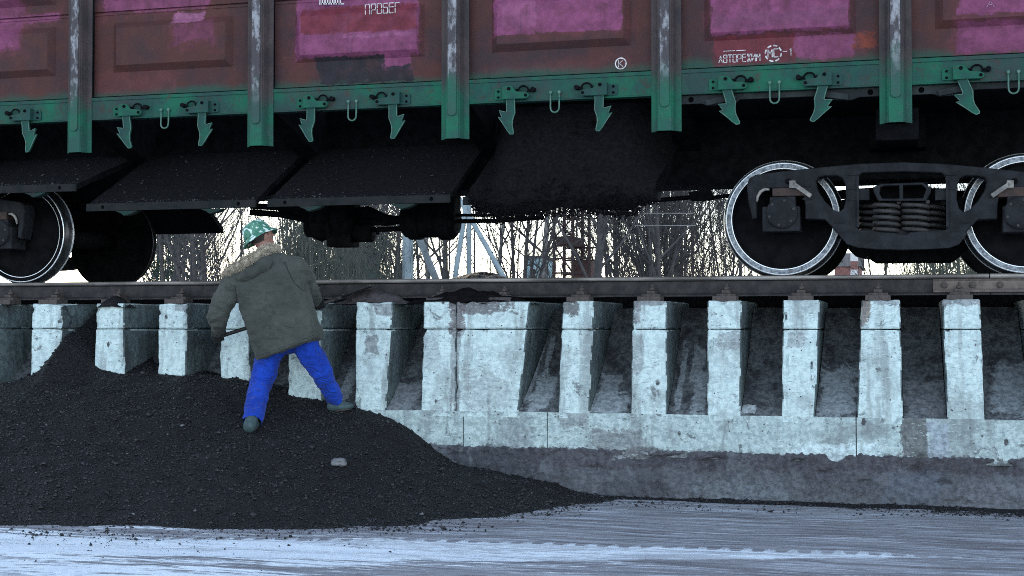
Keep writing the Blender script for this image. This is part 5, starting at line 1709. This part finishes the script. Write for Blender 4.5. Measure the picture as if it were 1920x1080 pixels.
MB().tube([bl0 - d_ * .06, bl0 + d_ * .05], [.021, .014], 10).build('socket', M['blade'], shv, Vector(shv.location))

# ---- gloved hands closed on the shaft
def glove(C, a, W, thumb_dir):
    nrm = (W - C); nrm = (nrm - a * nrm.dot(a)).normalized()
    b = a.cross(nrm)
    mb = MB()
    chain(mb, [W + (W - C) * .25, W.lerp(C + nrm * .04, .6)], [.040, .036])
    for o_ in (-.026, 0, .026):
        chain(mb, [W.lerp(C + nrm * .045, .5), C + a * o_ + nrm * .043 + b * .004], [.028, .024], 10)
    for i, L in enumerate((.92, 1.0, .96, .80)):
        o_ = a * (-.034 + .0225 * i)
        rr = .036 * (.9 + .1 * L)
        chain(mb, [C + o_ + nrm * .042 + b * .012, C + o_ * 1.02 + b * rr + nrm * .018, C + o_ * 1.02 + b * rr * .85 - nrm * .020 * L, C + o_ - nrm * .036 * L, C + o_ * .98 - b * .026 * L - nrm * .022], [.0130, .0120, .0115, .0110, .0100], 8)
    chain(mb, [W.lerp(C + nrm * .05, .55) + a * thumb_dir * .022, C + a * thumb_dir * .052 + nrm * .034 - b * .022, C + a * thumb_dir * .046 - b * .034 + nrm * .004, C + a * thumb_dir * .030 - b * .030 - nrm * .018], [.020, .0150, .0135, .0115], 8)
    me = remeshed(mb, .0042, 1, 'glove')
    return put('glove', me, person, ploc, [M['glove']])
glove(hd_l, d_, wr_l, 1)
glove(hd_r, d_, wr_r, -1)
# ================================================================== beyond the track: bare trees, poles, tower, houses
def stick(V, Fc, a, b, r0, r1, n=3):
    a = np.asarray(a, float); b = np.asarray(b, float)
    t = b - a; L = np.linalg.norm(t)
    if L < 1e-5: return
    t /= L
    u = np.cross(t, (0.31, 0.87, 0.4)); u /= max(np.linalg.norm(u), 1e-6); w = np.cross(t, u)
    k0 = len(V)
    for p, r in ((a, r0), (b, r1)):
        for k in range(n):
            an = 2 * math.pi * k / n
            V.append(tuple(p + (u * math.cos(an) + w * math.sin(an)) * r))
    for k in range(n):
        Fc.append((k0 + k, k0 + (k + 1) % n, k0 + n + (k + 1) % n, k0 + n + k))

def bare_tree(seed, h, r0, nb, low, spread, up, n2=7, n3=7, forks=0, blen=.42):
    rg = np.random.default_rng(seed)
    TV, TF, CV, CF = [], [], [], []
    def path(p, d, L, segs, jit, trop):
        pts = [np.array(p, float)]
        d = np.array(d, float); d /= np.linalg.norm(d)
        for i in range(segs):
            d = d + rg.normal(0, jit, 3) + np.array([0, 0, trop]); d /= np.linalg.norm(d)
            pts.append(pts[-1] + d * L / segs)
        return pts
    stems = [(np.zeros(3), np.array([rg.normal(0, .04), rg.normal(0, .04), 1.0]), h, r0)]
    for f in range(forks):
        a = rg.uniform(0, 6.28)
        stems.append((np.array([0, 0, rg.uniform(.1, .28) * h]), np.array([math.cos(a) * .28, math.sin(a) * .28, 1]), h * rg.uniform(.6, .8), r0 * .65))
    for p, d, L, r in stems:
        sp = path(p, d, L, 14, .035, .02)
        for i in range(14):
            ra = r * (1 - i / 14) ** .95 + .010; rb = r * (1 - (i + 1) / 14) ** .95 + .008
            stick(TV, TF, sp[i], sp[i + 1], ra, rb, 7)
        nbr = int(nb * L / h)
        for j in range(nbr):
            t = low + (.97 - low) * (j + rg.uniform(0, 1)) / nbr
            k = min(13, int(t * 14)); q = sp[k] + (sp[k + 1] - sp[k]) * (t * 14 - k)
            a = rg.uniform(0, 6.28)
            d1 = np.array([math.cos(a) * spread, math.sin(a) * spread, up * rg.uniform(.6, 1.3)])
            L1 = L * (blen * (1 - t) + .09) * rg.uniform(.7, 1.2); r1 = max(.010, r * .42 * (1 - t) + .008)
            p1 = path(q, d1, L1, 5, .10, .06)
            for i in range(5):
                stick(CV, CF, p1[i], p1[i + 1], r1 * (1 - i / 5.5), r1 * (1 - (i + 1) / 5.5), 4)
            for m in range(n2):
                s = rg.uniform(.18, 1.0); k = min(4, int(s * 5)); q2 = p1[k] + (p1[k + 1] - p1[k]) * (s * 5 - k)
                dd = (p1[k + 1] - p1[k]); dd /= np.linalg.norm(dd)
                d2 = dd + rg.normal(0, .48, 3) + np.array([0, 0, .25])
                L2 = L1 * rg.uniform(.22, .48)
                p2 = path(q2, d2, L2, 3, .14, .05)
                for i in range(3): stick(CV, CF, p2[i], p2[i + 1], .0072 - .0013 * i, .0062 - .0013 * i, 3)
                for mm in range(n3):
                    s3 = rg.uniform(.1, 1.0); k3 = min(2, int(s3 * 3)); q3 = p2[k3] + (p2[k3 + 1] - p2[k3]) * (s3 * 3 - k3)
                    d3 = (p2[k3 + 1] - p2[k3]); d3 = d3 / np.linalg.norm(d3) + rg.normal(0, .55, 3) + np.array([0, 0, .1]); d3 /= np.linalg.norm(d3)
                    stick(CV, CF, q3, q3 + d3 * L2 * rg.uniform(.3, .75), .0046, .0030, 3)
    def mk(nm, V, F):
        me = bpy.data.meshes.new(nm); me.from_pydata(V, [], F); me.update()
        for p in me.polygons: p.use_smooth = True
        return me
    return mk('trunk', TV, TF), mk('crown', CV, CF)

PROT = {
    'tall': bare_tree(1, 11.0, .085, 24, .16, .85, 1.0, 6, 7, 0, .5),
    'forked': bare_tree(2, 9.5, .062, 17, .14, .75, 1.0, 6, 7, 2, .6),
    'slim': bare_tree(3, 9.0, .05, 20, .12, .6, 1.2, 5, 6),
    'bushy': bare_tree(4, 7.0, .04, 18, .08, .9, 1.0, 6, 7, 3, .6),
    'birch': bare_tree(5, 12.0, .08, 22, .22, .7, .7, 5, 4),
    'sapling': bare_tree(6, 5.6, .03, 16, .12, .6, 1.3, 4, 3, 1),
}
TL = {'tall': 'tall bare tree with a straight grey trunk beyond the track', 'forked': 'bare tree forked into several upright stems beyond the track', 'slim': 'slim bare tree with thin upright branches beyond the track',
      'bushy': 'low bushy bare tree with many fine twigs beyond the track', 'birch': 'birch with pale mottled trunk beyond the track', 'sapling': 'thin bare sapling beyond the track'}
rgt = random.Random(21)
def plant(kind, px, Y, s=1.0, label=None, name='bare_tree', trunk_scale=1.0, mats=('bark', 'twig')):
    X = Xat(px, Y)
    t = thing(name, (X, Y, 0), label or TL[kind], 'tree', 'bare trees beyond the track')
    tm_, cm_ = PROT[kind]
    rz = rgt.uniform(0, 6.28)
    t.rotation_euler = (0, 0, rz); t.scale = (s, s, s)
    for nm, me, mt in (('trunk', tm_, mats[0]), ('crown', cm_, mats[1])):
        key = me.name + mt
        if key not in PROT:
            m2 = me.copy(); m2.materials.clear(); m2.materials.append(M[mt]); PROT[key] = m2
        o = bpy.data.objects.new(nm, PROT[key]); link(o); o.parent = t
        if nm == 'trunk' and trunk_scale != 1: o.scale = (trunk_scale, trunk_scale, 1)
    return t
# measured stems first
plant('tall', 1109, 31, 1.05, 'thick dark bare tree beside the lattice tower beyond the track', trunk_scale=1.25)
plant('forked', 372, 33, 1.0, 'bare tree with fanned branches in the bright gap left of the worker')
plant('tall', 392, 36, 1.0, 'straight dark tree just left of the fur trimmed hood of the worker')
plant('birch', 1012, 34, 1.0, 'leaning birch with pale mottled trunk between the A-frame pole and the lattice tower', mats=('bark_pale', 'twig'))
plant('forked', 975, 33, .95, 'bare tree with upright forked stems right of the A-frame pole')
plant('tall', 1160, 36, .9, 'bare tree with long rising branches just right of the thick dark tree')
plant('tall', 1238, 33, .85, 'bare tree standing in the grey clump left of the red brown mast')
plant('forked', 1222, 35, .95, 'forked bare tree in the grey clump left of the red brown mast')
plant('slim', 345, 38, 1.1, 'slim dark tree at the left of the bright gap by the far wheel')
zones = [  # stretch of the view, how many, near, far, kinds, words for the place
    (285, 340, 5, 34, 60, ('tall', 'slim', 'bushy'), 'just right of the far left wheel'), (345, 465, 4, 42, 62, ('bushy', 'birch', 'sapling', 'slim'), 'in the bright gap left of the worker'),
    (520, 600, 4, 36, 60, ('slim', 'forked', 'sapling'), 'behind the right shoulder of the worker'), (610, 752, 11, 30, 60, ('bushy', 'forked', 'tall', 'slim'), 'between the brake cylinder and the square pole'),
    (785, 852, 4, 34, 62, ('tall', 'birch', 'slim'), 'between the two concrete poles'), (895, 975, 4, 36, 62, ('slim', 'birch', 'sapling'), 'right behind the A-frame pole'),
    (1015, 1100, 4, 44, 66, ('sapling', 'bushy', 'slim'), 'around the lattice tower'), (1125, 1185, 4, 42, 62, ('sapling', 'bushy', 'slim'), 'in the gap right of the thick dark tree'),
    (1200, 1285, 8, 34, 60, ('forked', 'bushy', 'tall', 'slim'), 'in the grey clump left of the mast'), (1305, 1400, 4, 38, 62, ('bushy', 'sapling', 'bushy', 'slim'), 'between the mast and the right-hand wheel'),
    (1615, 1690, 2, 45, 60, ('sapling', 'slim'), 'low under the bogie springs'), (1715, 1860, 4, 40, 58, ('bushy', 'slim'), 'low behind the mossy bushes under the bogie')]
KW = {'tall': 'tall straight bare tree', 'forked': 'forked bare tree', 'slim': 'slim bare tree', 'bushy': 'bushy many-stemmed bare tree', 'birch': 'mottled birch', 'sapling': 'thin bare sapling'}
ORD = ['leftmost', 'second from left', 'third from left', 'fourth from left', 'fifth from left', 'sixth from left', 'seventh from left']
for a, b, n_, y0, y1, kinds, words in zones:
    seq = []
    for i in range(n_):
        px = a + (b - a) * (i + rgt.uniform(.15, .85)) / n_
        seq.append((px, kinds[i % len(kinds)]))
    for k in set(kinds):
        mine = [q for q in seq if q[1] == k]
        for j, (px, kk) in enumerate(mine):
            lab = KW[k] + ' ' + words if len(mine) == 1 else KW[k] + ' ' + words + ', ' + (ORD[j] if len(mine) > 2 else ('left one', 'right one')[j])
            plant(k, px, rgt.uniform(y0, y1), rgt.uniform(.85, 1.15), lab, name='birch_tree' if k == 'birch' else 'bare_tree', mats=('bark_pale', 'twig') if k == 'birch' else ('bark', 'twig'))

# spruces
def spruce(seed, h):
    rg = np.random.default_rng(seed)
    TV, TF, V, F_ = [], [], [], []
    for i in range(10): stick(TV, TF, (0, 0, h * i / 10), (0, 0, h * (i + 1) / 10), .10 * (1 - i / 10) + .01, .10 * (1 - (i + 1) / 10) + .01, 6)
    nl = int(h * 5)
    for l in range(nl):
        z = .5 + (h - .6) * l / nl; R0 = (h - z) * .24 + .15
        for j in range(9):
            a = rg.uniform(0, 6.28); L = R0 * rg.uniform(.7, 1.15)
            tip = np.array([math.cos(a) * L, math.sin(a) * L, z - L * .35 + rg.uniform(-.1, .1)]); base = np.array([0, 0, z])
            for k in range(14):
                s = rg.uniform(.15, 1); c = base + (tip - base) * s
                d = rg.normal(0, 1, 3) * .13 * (1.2 - s * .5); d[2] -= .06
                w = np.cross(d, rg.normal(0, 1, 3)); w = w / np.linalg.norm(w) * .022
                k0 = len(V); V += [tuple(c - w), tuple(c + w), tuple(c + d)]; F_.append((k0, k0 + 1, k0 + 2))
    a = bpy.data.meshes.new('trunk'); a.from_pydata(TV, [], TF); b = bpy.data.meshes.new('crown'); b.from_pydata(V, [], F_)
    a.materials.append(M['bark']); b.materials.append(M['needles'])
    return a, b
sp_ = [spruce(3, 9.5), spruce(4, 7.0)]
for px, Y, k, s, lab in ((303, 44, 0, 1, 'dark spruce seen past the far wheel at the left'), (328, 52, 0, 1.1, 'spruce behind the bare trees left of the bright gap'), (572, 46, 1, 1.1, 'green spruce behind the right shoulder of the worker'),
                         (690, 50, 0, .95, 'dark spruce between the brake cylinder and the square concrete pole'), (655, 40, 1, .62, 'small spruce below the brake cylinder')):
    t = thing('spruce_tree', (Xat(px, Y), Y, 0), lab, 'tree', 'spruces beyond the track'); t.scale = (s, s, s); t.rotation_euler = (0, 0, px)
    for nm, me in (('trunk', sp_[k][0]), ('crown', sp_[k][1])):
        o = bpy.data.objects.new(nm, me); link(o); o.parent = t

# willow clumps of upright grey green stems
def willow(seed, n_, h, w):
    rg = np.random.default_rng(seed); V, F_ = [], []
    for i in range(n_):
        x, y = rg.normal(0, w, 2); p = np.array([x, y * .5, 0]); d = np.array([x * .10, y * .1, 1]); 
        L = h * rg.uniform(.7, 1.1); r = rg.uniform(.010, .028)
        q = [p]
        for k in range(6):
            d = d + rg.normal(0, .05, 3); d /= np.linalg.norm(d); q.append(q[-1] + d * L / 6)
        for k in range(6): stick(V, F_, q[k], q[k + 1], r * (1 - k / 7), r * (1 - (k + 1) / 7), 4)
        for k in range(9):
            s = rg.uniform(.35, 1) * 6; kk = min(5, int(s)); c = q[kk] + (q[kk + 1] - q[kk]) * (s - kk)
            dd = rg.normal(0, .35, 3) + np.array([0, 0, .8]); stick(V, F_, c, c + dd * rg.uniform(.3, .8), .006, .003, 3)
    me = bpy.data.meshes.new('stems'); me.from_pydata(V, [], F_); me.materials.append(M['stem']); return me
wm_ = [willow(1, 70, 4.2, .42), willow(2, 60, 3.8, .5)]
for px, Y, k, lab in ((578, 27, 0, 'clump of upright willow stems behind the right shoulder of the worker'), (606, 28, 1, 'clump of upright willow stems below the brake pipes'), (720, 30, 1, 'sparse willow clump just left of the square concrete pole'), (1780, 34, 0, 'willow clump seen low between the right-hand wheels')):
    t = thing('willow_clump', (Xat(px, Y), Y, 0), lab, 'shrub', 'willow clumps beyond the track'); t.rotation_euler = (0, 0, px * .1)
    o = bpy.data.objects.new('stems', wm_[k]); link(o); o.parent = t
# mossy bushes low on the right
for i, px in enumerate((1742, 1778, 1820, 1852)):
    Y = 38 + i * 2; rg = np.random.default_rng(40 + i); V, F_ = [], []
    X0 = Xat(px, Y)
    for j in range(1500):
        c = np.array([X0, Y, 1.5]) + rg.normal(0, 1, 3) * np.array([.55, .5, .85]); d = rg.normal(0, .12, 3) + np.array([0, 0, .1]); w = np.cross(d, rg.normal(0, 1, 3)); w = w / np.linalg.norm(w) * .02
        k0 = len(V); V += [tuple(c - w), tuple(c + w), tuple(c + d)]; F_.append((k0, k0 + 1, k0 + 2))
    for j in range(14): stick(V, F_, (X0, Y, 0), np.array([X0, Y, 1.8]) + rg.normal(0, .5, 3), .02, .008, 4)
    me = bpy.data.meshes.new('bush'); me.from_pydata(V, [], F_)
    o = put('bush', me, None, (X0, Y, 0), [M['moss']])
    tag(o, ('mossy bush nearest the springs, low under the bogie', 'second mossy bush low under the bogie', 'mossy bush below the rear window of the bogie frame', 'mossy bush beside the far right wheel')[i], 'bush', 'mossy bushes low under the bogie')

# far thicket: one grey brown mass of stems
rg = np.random.default_rng(77); V, F_ = [], []
for i in range(520):
    px = rg.choice([rg.uniform(280, 480), rg.uniform(500, 780), rg.uniform(780, 1020), rg.uniform(1130, 1420)], p=[.26, .52, .05, .17]); Y = rg.uniform(72, 100)
    X = Xat(px, Y); h = rg.uniform(4, 11); lean = rg.normal(0, .05)
    stick(V, F_, (X, Y, 0), (X + lean * h, Y, h), .035, .012, 3)
    for k in range(10):
        z = h * rg.uniform(.2, .98); a = rg.uniform(0, 6.28); L = rg.uniform(.4, 1.5)
        stick(V, F_, (X + lean * z, Y, z), (X + lean * z + math.cos(a) * L * .6, Y + math.sin(a) * L * .6, z + L), .012, .006, 3)
for i in range(420):          # the same belt of stems beyond both picture edges
    X = rg.choice([rg.uniform(-95, -62), rg.uniform(6, 70)]); Y = rg.uniform(60, 95); h = rg.uniform(4, 11)
    stick(V, F_, (X, Y, 0), (X, Y, h), .06, .02, 3)
    for k in range(8):
        z = h * rg.uniform(.15, .98); a = rg.uniform(0, 6.28); L = rg.uniform(.5, 2)
        stick(V, F_, (X, Y, z), (X + math.cos(a) * L * .6, Y + math.sin(a) * L * .6, z + L), .025, .010, 3)
me = bpy.data.meshes.new('thicket'); me.from_pydata(V, [], F_)
o = put('thicket', me, None, (Xat(700, 85), 85, 0), [M['twig']]); tag(o, 'far grey thicket of bare stems closing the view beyond the track', 'thicket', None, 'stuff')

# concrete poles
def beam_px(mb, p, q, w, Y, dep=None, mi=0, rotz=0):
    a, b = at(p[0], p[1], Y), at(q[0], q[1], Y)
    d = (b - a); L = d.length; zq = d.to_track_quat('Z', 'Y').to_matrix()
    ww = w * Y / FPX * 1.05
    mb.box((a + b) / 2, (ww, dep or ww, L), zq @ Matrix.Rotation(rotz, 3, 'Z'), mi)
YPL = 30
def drop(p, q, Y, z):
    """extends a measured line down to height z"""
    a, b = at(*p, Y), at(*q, Y); t = (z - a.z) / (b.z - a.z); return a + (b - a) * t
def beam_w(mb, a, b, w, rotz=0, taper=1.0):
    d = b - a; L = d.length; zq = d.to_track_quat('Z', 'Y').to_matrix() @ Matrix.Rotation(rotz, 3, 'Z')
    vs_ = []
    for t, k in ((0, 1), (1, taper)):
        for sx, sy in ((-1, -1), (1, -1), (1, 1), (-1, 1)):
            vs_.append(a + d * t + zq @ Vector((sx * w * k / 2, sy * w * k / 2, 0)))
    mb.add(vs_, [(0, 3, 2, 1), (4, 5, 6, 7), (0, 1, 5, 4), (1, 2, 6, 5), (2, 3, 7, 6), (3, 0, 4, 7)])
t = thing('utility_pole', (Xat(764, YPL), YPL, 0), 'square pale concrete pole with a dark strut leaning on its right side', 'utility pole', 'concrete poles beyond the track')
mb = MB(); X = Xat(764, YPL); beam_w(mb, Vector((X, YPL, 0)), Vector((X + .02, YPL, 9.0)), .215, R(38), .8); mb.build('pole', M['pale_concrete'], t, None, .01)
mb = MB(); beam_w(mb, drop((775, 420), (818, 525), YPL, 0), drop((775, 420), (818, 525), YPL, 4.5), .13, 0); mb.build('strut', M['pale_concrete_grey'], t, None, .01)
t = thing('utility_pole', (Xat(880, YPL), YPL, 0), 'grey concrete A-frame pole with legs spread on both sides', 'utility pole', 'concrete poles beyond the track')
mb = MB(); X = Xat(879, YPL); mb.cyl((X, YPL, 0), (X, YPL, 9.0), .062, 14, 0, .045); mb.build('pole', M['pale_concrete'], t)
for p, q in (((869, 418), (853, 522)), ((887, 418), (946, 522))):
    mb = MB(); a = drop(p, q, YPL, 0); b = drop(p, q, YPL, 4.6); mb.cyl(a, b, .062, 12, 0, .055); mb.build('strut', M['pale_concrete'], t)

# lattice tower with a platform
YT_ = 37
t = thing('lattice_tower', (Xat(1072, YT_), YT_, 0), 'brown steel lattice tower with a small platform behind the bare trees', 'tower')
zt = 7.5
for px in (1039, 1074, 1105):
    X = Xat(px, YT_)
    for dy in (0, 1.2): MB().box((X, YT_ + dy, zt / 2), (.075, .075, zt)).build('post', M['tower'], t)
for y in (405, 461, 485, 512):
    for dy in (0, 1.2):
        a, b = at(1036, y, YT_), at(1107, y - 1, YT_)
        MB().box(((a.x + b.x) / 2, YT_ + dy, a.z), (b.x - a.x, .05, .05)).build('girt', M['tower'], t)
for (p, q) in (((1040, 408), (1074, 445)), ((1074, 408), (1040, 445)), ((1040, 463), (1074, 512)), ((1074, 463), (1105, 510)), ((1105, 463), (1074, 510)), ((1076, 408), (1105, 445))):
    mb = MB(); beam_px(mb, p, q, 2.6, YT_, .04); mb.build('brace', M['tower'], t)
a, b = at(1044, 459, YT_), at(1076, 443, YT_); MB().bb(a.x, b.x, YT_ - .1, YT_ + 1.3, a.z, b.z).build('platform', M['tower'], t)
a, b = at(1072, 518, YT_), at(1104, 489, YT_)
mb = MB(); mb.bb(a.x, b.x, YT_ + .2, YT_ + 1.3, a.z - 1.6, b.z); mb.build('cabin', M['mast'], t)
# red brown mast with platform, pale pipes
YM = 52
t = thing('lattice_mast', (Xat(1291, YM), YM, 0), 'red brown lattice mast at the right of the grey tree clump', 'mast')
for px in (1284, 1298):
    X = Xat(px, YM)
    for dy in (0, .28): MB().box((X, YM + dy, 3.1), (.06, .06, 6.2)).build('post', M['mast'], t)
mb = MB(); za = 0
x0, x1 = Xat(1284, YM), Xat(1298, YM)
for i in range(24):
    z = .25 + i * .25; mb.box(((x0 + x1) / 2, YM, z), (x1 - x0, .035, .035))
o = mb.build('rung', M['mast'], t); tag(o, kind='stuff')
a, b = at(1244, 424, YM), at(1296, 415, YM); MB().bb(a.x, b.x, YM - .1, YM + .5, a.z, b.z).build('platform', M['tower'], t)
for (y, x0, x1, lab) in ((423, 1190, 1305, 'lower pale pipe crossing in front of the grey tree clump'), (400, 1205, 1300, 'upper pale pipe crossing in front of the grey tree clump')):
    a, b = at(x0, y, 31), at(x1, y, 31)
    o = MB().cyl(a, b, .010, 8).build('overhead_line', M['wire_pale'], None, a); tag(o, lab, 'overhead line')
for i, (p, q, lab) in enumerate((((1286, 380), (1375, 440), 'lowest thin cable slanting down to the right-hand wheel'), ((1318, 378), (1372, 408), 'middle thin cable slanting down to the right-hand wheel'), ((1335, 368), (1375, 388), 'topmost thin cable slanting down to the right-hand wheel'))):
    a, b = at(p[0], p[1], 40), at(q[0], q[1], 36); a2 = a + (a - b) * 3; b2 = b + (b - a) * 3
    pts = [a2.lerp(b2, k / 10) - Vector((0, 0, .3 * math.sin(math.pi * k / 10))) for k in range(11)]
    o = MB().tube(pts, .009, 5).build('cable', M['wire'], None, a2); tag(o, lab, 'cable')

# small buildings
def house(name, x0, x1, ytop, Y, depth, wall, label, roof=None, wins=2):
    a, b = Xat(x0, Y), Xat(x1, Y); zt = at(x0, ytop, Y).z
    t = thing(name, ((a + b) / 2, Y, 0), label, 'building')
    MB().bb(a, b, Y, Y + depth, 0, zt).build('wall', wall, t)
    mb = MB()
    if roof == 'gable':
        mb.add([(a - .1, Y - .1, zt + .003), (b + .1, Y - .1, zt + .003), (b + .1, Y + depth + .1, zt + .003), (a - .1, Y + depth + .1, zt + .003), (a - .1, Y + depth / 2, zt + .8), (b + .1, Y + depth / 2, zt + .8)],
               [(0, 1, 5, 4), (3, 2, 5, 4), (0, 4, 3), (1, 2, 5), (0, 1, 2, 3)])
    else:
        mb.bb(a - .08, b + .08, Y - .08, Y + depth + .08, zt + .003, zt + .10)
    mb.build('roof', M['roof'], t)
    w = (b - a) / wins
    for i in range(wins):
        c = a + w * (i + .5)
        f = MB().bb(c - w * .22, c + w * .22, Y - .03, Y - .002, zt - 1.25, zt - .45).build('window', M['white_wall'], t)
        MB().bb(c - w * .17, c + w * .17, Y - .036, Y - .031, zt - 1.2, zt - .5).build('pane', M['glass'], f)
    return t
house('pale_shed', 986, 1013, 484, 62, 3, M['cyan_wall'], 'small pale blue shed behind the trees right of the A-frame pole', None, 1)
house('green_shed', 634, 660, 470, 44, 2.5, M['dark_green'], 'dark green shed below the brake cylinder beyond the track', None, 1)
house('brick_house', 1565, 1612, 500, 70, 6, M['red_brick'], 'red brick house glimpsed low behind the right-hand wheel', 'gable', 2)
t = thing('brick_chimney', (Xat(1602, 68), 68, 0), 'red and white banded brick chimney glimpsed behind the right-hand wheel', 'chimney')
X = Xat(1602, 68)
for i in range(12):
    MB().bb(X - .16, X + .16, 68, 68.32, i * .4, i * .4 + .4).build('band', M['red_brick'] if i % 2 == 0 else M['white_wall'], t)
